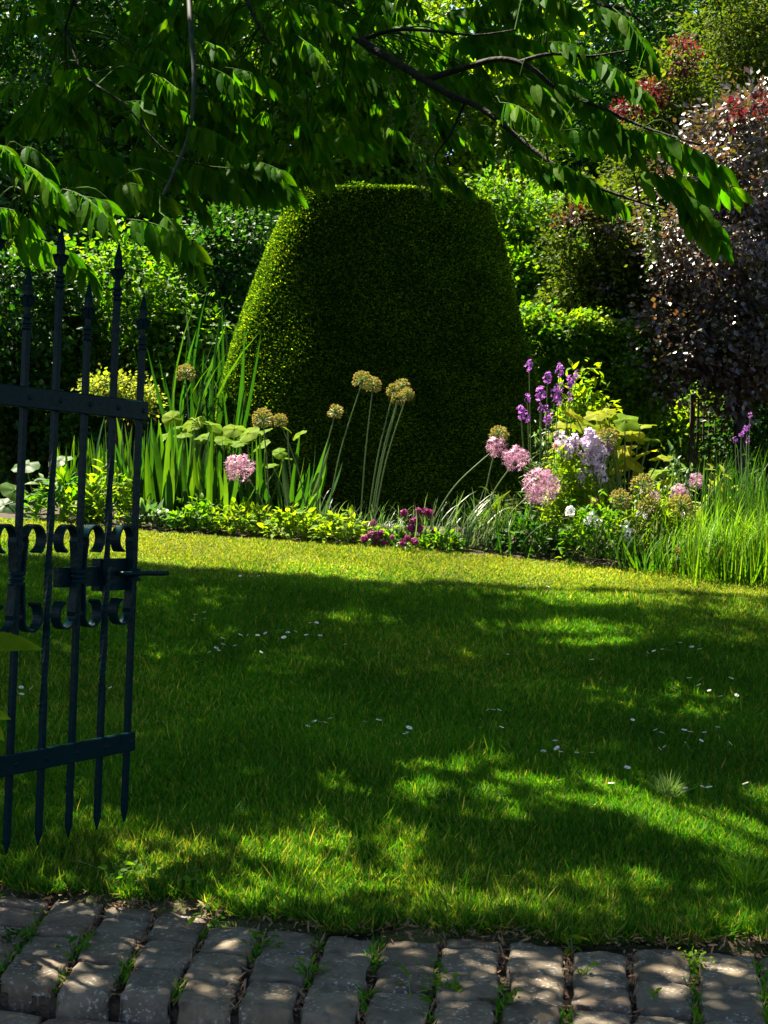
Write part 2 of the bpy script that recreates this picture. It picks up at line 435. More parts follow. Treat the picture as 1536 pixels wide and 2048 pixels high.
def build_wingnut():
    tx, ty = -4.7, 6.9
    tz = float(T(tx, ty))
    root = thing('wingnut_tree', (tx, ty, tz), 'wingnut tree whose leafy branches and hanging catkins droop over the lawn from above', 'tree')
    m = MB()
    top = np.array([-4.2, 7.0, 5.4])
    V, Q = tube(smooth_path([(tx, ty, tz - 0.1), (tx + 0.05, ty, 2.2), (tx + 0.25, ty + 0.1, 4), top], 16), [0.30, 0.2], 12)
    m.add(V, Q)
    hubs = []
    for ex, ey, ez in ((-1.5, 6.4, 6.4), (0.2, 7.6, 7.0), (-1.8, 9.4, 7.2), (1.6, 9.2, 7.4), (1.9, 6.4, 6.2), (3.4, 8.0, 7.2), (-0.6, 5.2, 5.2), (1.0, 4.6, 5.0)):
        e = np.array([ex, ey, ez])
        p = smooth_path([top - [0, 0, 0.3], top * 0.6 + e * 0.4 + [0, 0, 0.55], e], 14)
        m.add(*tube(p, np.linspace(0.11, 0.02, len(p)), 7)); hubs.append(e)
    m.build('trunk', [M['bark']], root, True)

    BR = [
        ([(520, -260, 6.9), (590, -90, 6.4), (655, 20, 6.0), (720, 80, 5.8), (800, 130, 5.6), (900, 190, 5.4), (960, 215, 5.3), (1030, 270, 5.2), (1130, 345, 5.0), (1230, 388, 4.9), (1330, 420, 4.8)], 0.027, 0.004, 'bark'),
        ([(850, 160, 5.5), (930, 135, 5.4), (1000, 118, 5.2), (1060, 135, 5.1), (1110, 175, 5.0), (1200, 215, 4.9), (1290, 255, 4.8), (1400, 290, 4.6)], 0.015, 0.004, 'bark'),
        ([(1035, 125, 5.15), (1100, 108, 5.0), (1180, 112, 4.9), (1260, 100, 4.8)], 0.009, 0.003, 'bark'),
        ([(360, -260, 5.6), (375, -60, 5.2), (382, 60, 5.0), (388, 150, 4.9), (380, 260, 4.8), (345, 350, 4.7), (318, 405, 4.6)], 0.013, 0.005, 'twig'),
        ([(-160, 220, 4.4), (-60, 300, 4.3), (0, 340, 4.3), (60, 392, 4.2), (130, 380, 4.2)], 0.008, 0.003, 'twig'),
        ([(440, -200, 6.2), (470, -60, 5.8), (540, 90, 5.6), (620, 150, 5.5), (680, 180, 5.4)], 0.011, 0.004, 'bark'),
        ([(1120, -220, 5.9), (1150, -100, 5.6), (1190, 0, 5.4), (1250, 20, 5.2), (1300, 60, 5.1)], 0.014, 0.004, 'bark'),
        ([(720, 80, 5.8), (790, 60, 5.7), (870, 62, 5.5), (950, 70, 5.4), (1030, 60, 5.3)], 0.010, 0.003, 'bark'),
        ([(930, 205, 5.35), (900, 270, 5.4), (870, 320, 5.4), (900, 375, 5.4)], 0.006, 0.003, 'bark'),
        ([(130, 60, 5.4), (170, 150, 5.2), (250, 210, 5.0), (330, 300, 4.9), (430, 335, 4.8), (540, 355, 4.8)], 0.005, 0.002, 'bark'),
    ]
    samples = []
    for pts, r0, r1, mt in BR:
        p = smooth_path([at(*q) for q in pts], 26)
        mm = MB(); mm.add(*tube(p, np.linspace(r0, r1, len(p)), 7))
        mm.build('branch', [M[mt]], root, True)
        samples.append(p)
    # limbs out of frame carrying the branches
    mm = MB()
    for i in (0, 3, 4, 5, 6, 9):
        b = samples[i][0]; h = min(hubs, key=lambda q: np.linalg.norm(q - b))
        p = smooth_path([h, (h + b) / 2 + [0, 0, 0.25], b], 8)
        mm.add(*tube(p, np.linspace(0.035, BR[i][1], len(p)), 6))
    mm.build('branch', [M['bark']], root, True)
    S = np.concatenate(samples)

    m = MB()
    SPR = [  # base px, tip px, D, leaflet length
        (1120, 262, 1300, 268, 4.9, .115), (1280, 258, 1440, 330, 4.6, .12), (1255, 345, 1465, 375, 4.7, .115), (1330, 350, 1435, 450, 4.7, .12), (1345, 395, 1440, 480, 4.75, .12),
        (1150, 350, 1240, 405, 4.9, .10), (1085, 325, 1190, 365, 5.0, .11), (1225, 15, 1300, 110, 5.1, .13), (1180, 10, 1260, 50, 5.2, .12), (1090, 85, 1195, 110, 5.0, .11), (1180, 112, 1290, 185, 4.9, .11),
        (950, 60, 1060, 80, 5.3, .11), (880, 30, 985, 15, 5.5, .11), (760, 60, 880, 50, 5.6, .11), (820, 100, 920, 112, 5.5, .1), (850, 190, 905, 260, 5.2, .12), (855, 322, 935, 375, 5.4, .09), (840, 300, 880, 385, 5.4, .08),
        (750, 240, 860, 315, 5.4, .11), (690, 130, 770, 175, 5.5, .12), (700, 200, 745, 290, 5.5, .11), (930, 170, 1015, 205, 5.3, .1), (1000, 205, 1075, 240, 5.2, .11), (1100, 165, 1190, 215, 5.0, .11),
        (960, 250, 1050, 285, 5.2, .11), (1020, 300, 1105, 350, 5.1, .1), (1200, 215, 1270, 300, 4.9, .11), (1040, 150, 1120, 215, 5.1, .11), (600, 40, 690, 90, 5.7, .11), (640, 140, 700, 230, 5.5, .12), (520, 80, 610, 150, 5.6, .11),
        (980, -20, 1075, 30, 5.4, .12), (1060, -30, 1150, 20, 5.4, .12), (700, -30, 800, 20, 5.8, .12), (560, -30, 660, 10, 5.8, .12),
        (45, 400, 205, 400, 4.2, .105), (125, 378, 215, 435, 4.2, .115), (250, 438, 385, 485, 4.3, .12), (320, 425, 390, 520, 4.35, .12), (-10, 470, 140, 505, 4.1, .09), (120, 490, 190, 565, 4.2, .09), (-20, 420, 60, 440, 4.1, .1),
        (420, 333, 575, 375, 4.8, .12), (440, 318, 560, 340, 4.9, .11), (265, 308, 350, 345, 4.9, .11), (225, 365, 335, 395, 4.7, .11), (375, 325, 475, 375, 4.8, .12), (285, 145, 355, 180, 5.2, .12), (245, 205, 355, 220, 5.1, .11),
        (45, 295, 95, 325, 4.4, .10), (-25, 295, 25, 310, 4.1, .10), (35, 325, 115, 385, 4.3, .1), (390, 130, 480, 170, 5.0, .11), (370, 250, 470, 290, 4.8, .11), (150, 130, 240, 190, 5.2, .11), (180, 300, 260, 340, 5.0, .11), (420, 200, 520, 250, 5.2, .11), (90, 180, 170, 240, 5.3, .11),
    ]
    bases = []; SHOW = []
    for bx, by, ex, ey, D, L in SPR:
        if 590 < bx < 1000: D, L = D + 0.95, L * 1.15
        b = at(bx, by, D); e = at(ex, ey, D - 0.12 + rng.normal(0, 0.08))
        leaflets(m, b, e, 0.035, 9, L); bases.append(b); SHOW.append((b, e))
    # more of the same leaves along the branches, further back
    for _ in range(210):
        u = rng.random()
        if u < 0.5: px, py = rng.uniform(640, 1090), rng.uniform(-60, 250)
        else: px, py = rng.uniform(0, 620), rng.uniform(-60, 330)
        D = rng.uniform(5.2, 6.6) if px < 630 else rng.uniform(6.1, 7.2)
        b = at(px, py, D)
        g = b - SUN * ((b[2] - 0.2) / SUN[2]); gx, gy = project(g[None])
        if lit(gx, gy)[0] > 0.15: continue
        dr = nrm(np.array([rng.normal(0.25, 0.9), rng.normal(-0.4, 0.7), -0.45]))
        leaflets(m, b, b + dr * rng.uniform(0.22, 0.36), 0.04, 8, rng.uniform(.09, .125)); bases.append(b)
    for b in bases:
        d = np.linalg.norm(S - b, axis=1); j = int(np.argmin(d))
        if d[j] < 1.2 and d[j] > 0.02:
            p = smooth_path([S[j], (S[j] + b) / 2 + [0, 0, 0.05], b], 6)
            m.add(*tube(p, np.linspace(0.004, 0.0025, len(p)), 4, False), 1)
    # the crown above the frame: it throws the shade
    n = 9000
    fx = rng.uniform(-3.8, 4.6, n); fy = rng.uniform(1.5, 8.3, n)
    h0 = rng.random(n)
    cosl = SUN / SUN[2]
    fz = T(fx, np.maximum(fy, 3.0))
    lo = np.full(n, 2.0)              # lowest height that stays above the picture
    for _ in range(80):
        P = np.stack([fx + cosl[0] * (lo - fz), fy + cosl[1] * (lo - fz), lo], 1)
        ppx, ppy = project(P)
        lo = np.where((ppy > -240) & (np.abs(ppx - 768) < 1100), lo + 0.1, lo)
    h = lo + 0.15 + h0 * 1.4
    P = np.stack([fx + cosl[0] * (h - fz), fy + cosl[1] * (h - fz), h], 1)
    a = rng.uniform(0, 2 * math.pi, n)
    dr = np.stack([np.cos(a), np.sin(a), np.full(n, -0.15)], 1)
    sd = np.stack([-np.sin(a), np.cos(a), np.zeros(n)], 1)
    LP, LD, LN = [], [], []
    for t in np.linspace(-0.14, 0.16, 7):
        for sg in (-1, 1):
            LP.append(P + dr * t); LD.append(dr * 0.45 + sd * sg + rng.normal(0, 0.15, (n, 3)) + [0, 0, -0.45])
            LN.append(np.array([0, 0, 1.0]) + rng.normal(0, 0.3, (n, 3)))
    LP, LD, LN = map(np.concatenate, (LP, LD, LN)); LD = nrm(LD)
    k = len(LP); ll = rng.uniform(0.085, 0.125, k)
    C = LP + LD * ll[:, None] * 0.5
    g = C - SUN * ((C[:, 2] - 0.3) / SUN[2])[:, None]
    for _ in range(6):                 # footprint of the shadow on the lawn
        gz = T(g[:, 0], np.maximum(g[:, 1], 3.0)); g = C - SUN * ((C[:, 2] - gz) / SUN[2])[:, None]
    px, py = project(g)
    keep = (rng.random(k) > lit(px, py) * 1.25) & (g[:, 1] < 8.2)
    for i_, q in enumerate([(b + e) / 2 for b, e in SHOW]):
        v = C - q; al = v @ SUN
        dist = np.linalg.norm(v - al[:, None] * SUN, axis=1)
        keep &= ~((al > 0) & (dist < 0.20) & (rng.random(k) < (0.75 if i_ in (0, 1, 2, 3, 4, 5, 6, 10, 15, 16, 17, 22, 23, 35, 36, 37, 39, 42) else 0.25)))
    m.add(*strips(LP[keep], LD[keep], LN[keep], ll[keep], ll[keep] * 0.17, [0.15, 1.0, 0.85, 0.05], 0.35))
    for b, d in zip(P[::3], dr[::3]):
        m.add(*tube([b - d * 0.18, b, b + d * 0.18], 0.002, 3, False), 1)
    m.build('crown', [M['wing'], M['rachis']], root)
    # catkins
    for px, y0, y1, D in ((838, 215, 385, 5.4), (852, 240, 400, 5.4), (866, 230, 360, 5.35), (830, 180, 330, 5.45), (1310, 405, 520, 4.8), (1318, 420, 490, 4.8), (1135, 350, 420, 5.0), (1040, 300, 400, 5.1), (1015, 290, 372, 5.15), (1290, 410, 560, 4.85), (785, 140, 260, 5.5), (520, 300, 420, 5.0), (1000, 240, 350, 5.2), (940, 215, 300, 5.3)):
        c = MB()
        a = at(px, y0, D); b = at(px + rng.normal(0, 4), y1, D)
        path = smooth_path([a, (a + b) / 2 + rng.normal(0, 0.008, 3), b], 10)
        c.add(*tube(path, 0.0015, 4, False))
        k = int((y1 - y0) * 0.55)
        t = rng.random(k); Pp = np.stack([np.interp(t, np.linspace(0, 1, len(path)), path[:, j]) for j in range(3)], 1)
        D_ = nrm(rand_dirs(k) * [1, 1, 0.4] + [0, 0, -0.2])
        c.add(*diamonds(Pp, D_, rand_dirs(k), 0.018, 0.008))
        c.build('catkin', [M['catkin']], root)


build_wingnut()


# ------------------------------------------------------------------ lawn grass
def build_grass():
    n = 700000
    y = 3.08 + (9.1 - 3.08) * rng.random(n) ** 1.15
    half = 0.32 * y + 0.25 + 0.9 * (rng.random(n) < 0.12)
    x = rng.uniform(-1, 1, n) * half
    ok = y < edge_y(x) + 0.03
    # fewer near the paving edge line so that the edge is ragged
    edge = back_y(x) + 0.03 + 0.025 * np.sin(x * 9) + 0.02 * np.sin(x * 23)
    ok &= y > edge
    x, y = x[ok], y[ok]; n = len(x)
    P = np.stack([x, y, T(x, y) + 0.012 * np.sin(x * 2.1 + 1.3) * np.sin(y * 1.7) * np.clip((y - 3.2) / 0.5, 0, 1) - 0.004], 1)
    D = nrm(rng.normal(0, 0.6, (n, 3)) * [1, 1, 0] + [0, 0, 1])
    clump = np.sin(x * 7.3 + 2 * np.sin(y * 3.1)) * np.sin(y * 6.1 + 1.7 * np.sin(x * 4.3))
    L = (0.030 + 0.022 * rng.random(n)) * (1 + 0.25 * clump)
    L = np.where(y < 4.3, L * (1.0 + 0.18 * (4.3 - y)), L)
    L = np.where(y > 7.4, L * 0.62, L)
    long = rng.random(n) < 0.012
    L = np.where(long, L * 1.8, L)
    W = (0.0016 + 0.0011 * rng.random(n)) * np.where(y > 5, 1.35, 1.0)
    V, Q = strips(P, D, nrm(rng.normal(size=(n, 3)) * [1, 1, 0.3]), L, W, [1, 0.85, 0.05], rng.uniform(0.1, 1.4, n))
    dry = 0.08 + 0.7 * np.clip((y - edge_y(x) + 1.15) / 0.7, 0, 1) + 0.25 * np.clip(np.sin(x * 1.9 + 1.0) * np.sin(y * 2.3 + x), 0, 1) + 0.5 * np.exp(-((x + 0.62) ** 2 + (y - 3.55) ** 2) / 0.05)  # dry tone plus painted sunlight on the far strip and one near patch
    sunlit_dry = np.repeat(rng.random(n) < dry * 0.85, 2)
    m = MB(); m.add(V, Q[~sunlit_dry]); m.q.append(Q[sunlit_dry]); m.m.append(np.full(sunlit_dry.sum(), 1, np.int32))
    o = m.build('lawn_grass', [M['grass'], M['sunlit_drygrass']]); tag(o, kind='stuff', label='short mown lawn grass in dappled shade')


build_grass()


# ------------------------------------------------------------------ setts and step
PA = nrm(np.array([1, -0.125, 0.0])); PB = np.array([-PA[1], PA[0], 0.0]); PO = np.array([0.0, 2.60, 0.0])


def pillow(o, a, b, w, d, z, dome, hgt, seed):
    """a worn stone block with domed top"""
    r = np.random.default_rng(seed)
    nu, nv = 13, 13
    u = np.sin(np.linspace(-1, 1, nu) * math.pi / 2); v = np.sin(np.linspace(-1, 1, nv) * math.pi / 2)
    U, Vv = np.meshgrid(u, v, indexing='ij')
    e = np.maximum(np.abs(U) ** 5, np.abs(Vv) ** 5)
    # rounded plan with wobble
    k1, k2, k3 = r.uniform(0, 6, 3)
    wob = 1 + 0.03 * np.sin(3 * U + k1) + 0.03 * np.sin(4 * Vv + k2)
    X = U * w / 2 * (1 - 0.03 * Vv ** 6) * wob + r.normal(0, 0.0025)
    Y = Vv * d / 2 * (1 - 0.03 * U ** 6) * (1 + 0.03 * np.sin(4 * U + k3))
    Z = z + dome * (1 - 0.5 * U ** 2 - 0.25 * Vv ** 2) - 0.006 * np.abs(U) ** 22 - 0.005 * np.abs(Vv) ** 22
    Z = Z + 0.002 * np.sin(5 * U + k2) * np.sin(4 * Vv + k3) + r.normal(0, 0.0009, Z.shape) + 0.002 * r.normal() * U + 0.002 * r.normal() * Vv
    ed = (np.maximum(np.abs(U), np.abs(Vv)) > 0.93)
    X = X + ed * r.normal(0, 0.0016, X.shape); Y = Y + ed * r.normal(0, 0.0016, X.shape)
    top = o + a * X[..., None] + b * Y[..., None] + np.array([0, 0, 1.0]) * Z[..., None]
    idx = np.arange(nu * nv).reshape(nu, nv)
    Q = [np.stack([idx[:-1, :-1], idx[1:, :-1], idx[1:, 1:], idx[:-1, 1:]], -1).reshape(-1, 4)]
    ring = np.concatenate([idx[:-1, 0], idx[-1, :-1], idx[:0:-1, -1], idx[0, :0:-1]])
    tv = top.reshape(-1, 3)
    low = tv[ring].copy(); low[:, 2] = z - hgt + r.normal(0, 0.003, len(ring))
    low[:, :2] += r.normal(0, 0.003, (len(ring), 2))
    mid = (tv[ring] + low) / 2 + r.normal(0, 0.0025, (len(ring), 3))
    n0 = nu * nv; k = len(ring)
    ri = np.arange(k); rj = (ri + 1) % k
    Q.append(np.stack([ring[ri], n0 + ri, n0 + rj, ring[rj]], -1))
    Q.append(np.stack([n0 + ri, n0 + k + ri, n0 + k + rj, n0 + rj], -1))
    return np.vstack([tv, mid, low]), np.concatenate(Q)


JOINTS = []


def build_step():
    m = MB(); r = np.random.default_rng(5)
    x = -1.75; sd = 100
    while x < 1.75:
        w = r.uniform(0.110, 0.126); j = r.uniform(0.010, 0.020)
        xm = x + w / 2
        th = R(5 + 9.5 * np.clip(xm, -1.2, 1.2))
        b = np.array([math.sin(th), math.cos(th), 0.0]); sl = 0.20 if xm < 0 else 0.12
        a = nrm(np.array([1.0, -sl, 0]))
        o = np.array([xm, float(front_y(np.array(xm))), 0.0])
        end = float(back_y(np.array(xm + 0.5 * b[0]))) - o[1] + r.normal(0, 0.02)
        y = r.normal(0, 0.006); k = 0
        while y < end - 0.05:
            d = r.uniform(0.12, 0.20) if k else r.uniform(0.13, 0.19)
            if end - y - d < 0.07: d = end - y
            wd = w * (1 + 0.20 * (y + d / 2)) * r.uniform(0.95, 1.03)
            c = o + b * (y + d / 2)
            m.add(*pillow(c, a, b, wd, d * 0.985, -0.005 + r.normal(0, 0.0025), 0.003, 0.085, sd)); sd += 1
            y += d + r.uniform(0.007, 0.015); k += 1
        JOINTS.append((o + a * (w / 2 + j / 2), b, end))
        x += w + j
    ob = m.build('cobble_paving', [M['stone']], smooth=True); tag(ob, kind='structure')
    xs = np.linspace(-2.2, 2.2, 40); m = MB()
    rows = [np.stack([xs, front_y(xs) + 0.012, np.full(40, -0.3)], 1), np.stack([xs, front_y(xs) + 0.012, np.full(40, -0.030)], 1), np.stack([xs, back_y(xs) + 0.12, np.full(40, -0.024)], 1)]
    V = np.concatenate(rows); i = np.arange(39)
    Q = np.concatenate([np.stack([i + 40 * q, i + 1 + 40 * q, i + 1 + 40 * (q + 1), i + 40 * (q + 1)], -1) for q in (0, 1)])
    m.add(V, Q); ob = m.build('joint_soil', [M['soil']]); tag(ob, kind='structure')
    # the stone tread in front, a little lower
    m = MB(); x = -2.0; sd = 900
    while x < 1.6:
        w = r.uniform(0.5, 0.75); xm = x + w / 2; sl = 0.20 if xm < 0 else 0.14
        a = nrm(np.array([1.0, -sl, 0])); b = np.array([-a[1], a[0], 0])
        m.add(*pillow(np.array([xm, float(front_y(np.array(xm))), 0]) - b * 0.205, a, b, w / a[0], 0.38, -0.056, 0.004, 0.12, sd)); sd += 1
        x += w + 0.008
    ob = m.build('step_tread', [M['stone']], smooth=True); tag(ob, kind='structure')


build_step()


def build_joint_litter():
    m = MB(); P = []; n = 0
    for jx in JOINTS:
        k = 130
        o, b, e = jx; y = rng.uniform(0.01, 1, k) * e
        P.append(o + PA * rng.normal(0, 0.008, k)[:, None] + b * y[:, None] + np.array([0, 0, 1.0]) * rng.uniform(-0.019, -0.006, k)[:, None])
    # along the lawn edge too
    k = 1500; xx = rng.uniform(-1.5, 1.5, k)
    P.append(np.stack([xx, back_y(xx) + 0.02 + rng.normal(0, 0.03, k), rng.uniform(0.0, 0.02, k)], 1))
    P = np.concatenate(P); k = len(P)
    D = nrm(rng.normal(size=(k, 3)) * [1, 1, 0.35])
    m.add(*strips(P, D, nrm(rng.normal(0, 0.4, (k, 3)) + [0, 0, 1]), rng.uniform(0.008, 0.035, k), rng.uniform(0.001, 0.004, k), [0.6, 1, 0.1], rng.normal(0, 0.8, k)))
    o = m.build('dry_litter', [M['dry']]); tag(o, kind='stuff', label='dry brown plant litter in the joints between the setts')
    m = MB()
    P = []
    for i, jx in enumerate(JOINTS):
        k = 220
        o, b, e = jx; y = rng.uniform(0.02, 1, k) * e; a = np.sin(y * 19 + i * 2.1) + np.sin(y * 7 + i)
        y = y[a > 0.35 - (0.8 if o[0] > 0.55 else 0)]; k = len(y)
        P.append(o + PA * rng.normal(0, 0.008, k)[:, None] + b * y[:, None] + np.array([0, 0, -0.02]))
    P = np.concatenate(P); k = len(P)
    m.add(*strips(P, nrm(rng.normal(0, 0.6, (k, 3)) + [0, 0, 1]), rand_dirs(k), rng.uniform(0.012, 0.045, k), rng.uniform(0.0012, 0.0035, k), [0.7, 1, 0.05], rng.uniform(0.2, 1.2, k)))
    o = m.build('joint_moss', [M['grass']]); tag(o, kind='stuff', label='moss and fine grass growing in the sett joints')


build_joint_litter()


# ------------------------------------------------------------------ gate
def build_gate():
    lean = 0.013
    b5 = at(247.5, 1645, 2600 * 0.90 / (1645 - 1017)); b2 = at(76, 1691, 2600 * 0.90 / (1691 - 1012.7))
    z0 = b5[2]
    u = b2 - b5; u[2] = 0; sp = np.linalg.norm(u) / 3; u = nrm(u)
    w = nrm(np.array([lean, 0, 1.0]))
    n = nrm(np.cross(u, np.array([0, 0, 1.0])))
    if n[1] > 0: n = -n                       # towards the viewer
    base = np.array([b5[0], b5[1], 0.0])
    def at_g(uu, z, nn=0.0):
        return base + u * uu + np.array([lean * (z - z0), 0, z]) + n * nn
    rootloc = at_g(sp * 3, 0.06)
    root = thing('iron_gate', rootloc, 'dark blue green wrought iron garden gate standing open at the left of the lawn', 'gate')
    hb = 0.0076
    zc = 0.812
    ax = np.array([1.0, 0, 0])

    def section(uu, z, r, ang):
        c = at_g(uu, z)
        return [c + (u * math.cos(ang + k * math.pi / 2) + n * math.sin(ang + k * math.pi / 2)) * r for k in range(4)]

    def loft(m, rows):
        V = np.array(rows).reshape(-1, 3); Q = []
        for i in range(len(rows) - 1):
            for k in range(4):
                Q.append((i * 4 + k, i * 4 + (k + 1) % 4, (i + 1) * 4 + (k + 1) % 4, (i + 1) * 4 + k))
        Q.append((3, 2, 1, 0)); e = (len(rows) - 1) * 4; Q.append((e, e + 1, e + 2, e + 3))
        m.add(V, Q)

    for i in range(0, 9):
        uu = sp * i; longb = (i % 2 == 1)
        ztip = 1.745 if longb else 1.62
        m = MB(); r = hb * 1.38
        rows = [section(uu, z0, 0.002, math.pi / 4), section(uu, z0 + 0.035, r, math.pi / 4)]
        if longb:
            zs = np.linspace(z0 + 0.05, 1.22, 60)
            for z in zs:
                tw = np.clip((z - 0.45) / 0.70, 0, 1)
                rows.append(section(uu, z, r * (1.0 + 0.0 * tw), math.pi / 4 + tw * math.pi * 2.0))
        rows.append(section(uu, ztip - 0.17, r, math.pi / 4))
        loft(m, rows)
        bar = m.build('bar', [M['iron']], root)
        # finial: rings, curled leaves, spear
        m = MB()
        ring = lambda z, rr: m.add(*tube([at_g(uu, z - 0.005), at_g(uu, z - 0.002), at_g(uu, z + 0.002), at_g(uu, z + 0.005)], [rr * .8, rr, rr, rr * .8], 12))
        for z in (ztip - 0.160, ztip - 0.146, ztip - 0.132): ring(z, 0.0145)
        rows = [section(uu, ztip - 0.17, r, math.pi / 4), section(uu, ztip - 0.12, 0.008, math.pi / 4), section(uu, ztip - 0.085, 0.009, math.pi / 4), section(uu, ztip - 0.065, 0.0115, math.pi / 4), section(uu, ztip - 0.05, 0.0110, math.pi / 4), section(uu, ztip, 0.0012, math.pi / 4)]
        loft(m, rows)
        for k in range(4):
            dd = u * math.cos(k * math.pi / 2) + n * math.sin(k * math.pi / 2)
            c = at_g(uu, ztip - 0.075)
            t = np.linspace(0, 1, 7)
            pth = [c + dd * (0.007 + 0.015 * s) + w * (-0.03 + 0.05 * s - 0.035 * max(0, s - 0.6) ** 1.0 * 2) for s in t]
            sd = np.cross(dd, w)
            V = []
            for s, p in zip(t, pth):
                ww = 0.0075 * (0.5 + 1.1 * math.sin(math.pi * min(1, s * 0.9 + 0.1)) ** 0.8)
                V += [p + sd * ww, p - sd * ww, p - sd * ww + dd * 0.003, p + sd * ww + dd * 0.003]
            Q = []
            for a in range(6):
                for q in range(4):
                    Q.append((a * 4 + q, a * 4 + (q + 1) % 4, a * 4 + 4 + (q + 1) % 4, a * 4 + 4 + q))
            Q.append((24, 25, 26, 27)); m.add(V, Q)
        m.build('spear_finial', [M['iron']], bar)
        if not longb:
            m = MB()
            for dz in (-0.013, 0, 0.013):
                m.add(*tube([at_g(uu, zc + dz - 0.006), at_g(uu, zc + dz - 0.003), at_g(uu, zc + dz + 0.003), at_g(uu, zc + dz + 0.006)], [0.017, 0.021, 0.021, 0.017], 14))
            m.build('collar', [M['iron']], bar, True)
            # scrolls: cane-shaped straps beside the bar
            for sg in ((1, -1) if i else (1,)):
                for vd in (1, -1):
                    pth = []
                    for s in np.linspace(0, 1, 8):
                        pth.append((0.014 + 0.006 * s ** 2, zc + vd * (0.01 + 0.085 * s)))
                    cu, cz, rr = 0.049, zc + vd * 0.100, 0.029
                    for a in np.linspace(170, -65, 20):
                        k = rr * (1.0 + 0.1 * (a / 180)); pth.append((cu + k * math.cos(R(a)), cz + vd * 1.28 * k * math.sin(R(a))))
                    m = MB(); V = []
                    pth = np.array(pth); tg = nrm(np.gradient(pth, axis=0)); nr = np.stack([-tg[:, 1], tg[:, 0]], 1) * 0.0028
                    hw = np.linspace(0.014, 0.018, len(pth)); hw[-3:] *= [1.05, 1.15, 1.2]
                    for (a, z), q, h in zip(pth, nr, hw):
                        V += [at_g(uu + sg * (a + q[0]), z + q[1], h), at_g(uu + sg * (a + q[0]), z + q[1], -h), at_g(uu + sg * (a - q[0]), z - q[1], -h), at_g(uu + sg * (a - q[0]), z - q[1], h)]
                    Q = []
                    for a in range(len(pth) - 1):
                        for q in range(4): Q.append((a * 4 + q, a * 4 + (q + 1) % 4, a * 4 + 4 + (q + 1) % 4, a * 4 + 4 + q))
                    e = (len(pth) - 1) * 4
                    Q += [(3, 2, 1, 0), (e, e + 1, e + 2, e + 3)]
                    m.add(V, Q); m.build('scroll', [M['iron']], root)
    # rails
    for z, nm in ((0.335, 'bottom_rail'), (1.280, 'top_rail')):
        m = MB()
        U0, U1, h, n0, n1, bv = -0.012, sp * 8 + 0.05, 0.0275, 0.0125, 0.0215, 0.003
        prof = [(n0, -h), (n1 - bv, -h), (n1, -h + bv), (n1, h - bv), (n1 - bv, h), (n0, h)]
        V = [at_g(a, z + dz, q) for a in (U0, U1) for q, dz in prof]
        Q = [(k, (k + 1) % 6, 6 + (k + 1) % 6, 6 + k) for k in range(6)] + [(0, 5, 4, 1), (1, 4, 3, 2), (6, 7, 10, 11), (7, 8, 9, 10)]
        m.add(V, Q); rail = m.build('rail', [M['iron']], root)
        m2 = None
        for i in range(9):
            m2 = MB(); c = at_g(sp * i + (0.006 if i == 0 else 0), z, 0.0215)
            aa = np.linspace(0, math.pi / 2, 5)
            m2.add(*tube([c + n * 0.005 * math.sin(a) - n * 0.0004 for a in aa], [0.0075 * math.cos(a) + 0.0003 for a in aa], 10))
            m2.build('rivet', [M['iron']], rail, True)
    # latch behind the bars
    m = MB()
    m.add(*frame_box(at_g(0, zc, 0), u, n, w, (-0.028, sp + 0.012), (-0.045, -0.014), (-0.045, 0.045)))
    lt = m.build('latch_box', [M['iron']], root)
    m = MB(); m.add(*frame_box(at_g(0, zc, 0), u, n, w, (sp + 0.0125, sp * 2 + 0.055), (-0.036, -0.018), (-0.030, 0.024)))
    m.build('latch_strap', [M['iron']], root)
    m = MB()
    a = at_g(0.055, zc + 0.004, 0.016); b = at_g(-0.105, zc + 0.004, 0.016)
    pth = smooth_path([at_g(0.055, zc + 0.004, -0.014), at_g(0.056, zc + 0.004, 0.006), at_g(0.047, zc + 0.004, 0.016), at_g(0.0, zc + 0.004, 0.018), at_g(-0.06, zc + 0.003, 0.018), at_g(-0.125, zc + 0.001, 0.018)], 20)
    rad = np.interp(np.linspace(0, 1, len(pth)), [0, 0.5, 0.9, 1], [0.006, 0.0065, 0.0085, 0.007])
    m.add(*tube(pth, rad, 10)); m.build('latch_lever', [M['iron']], lt, True)


build_gate()


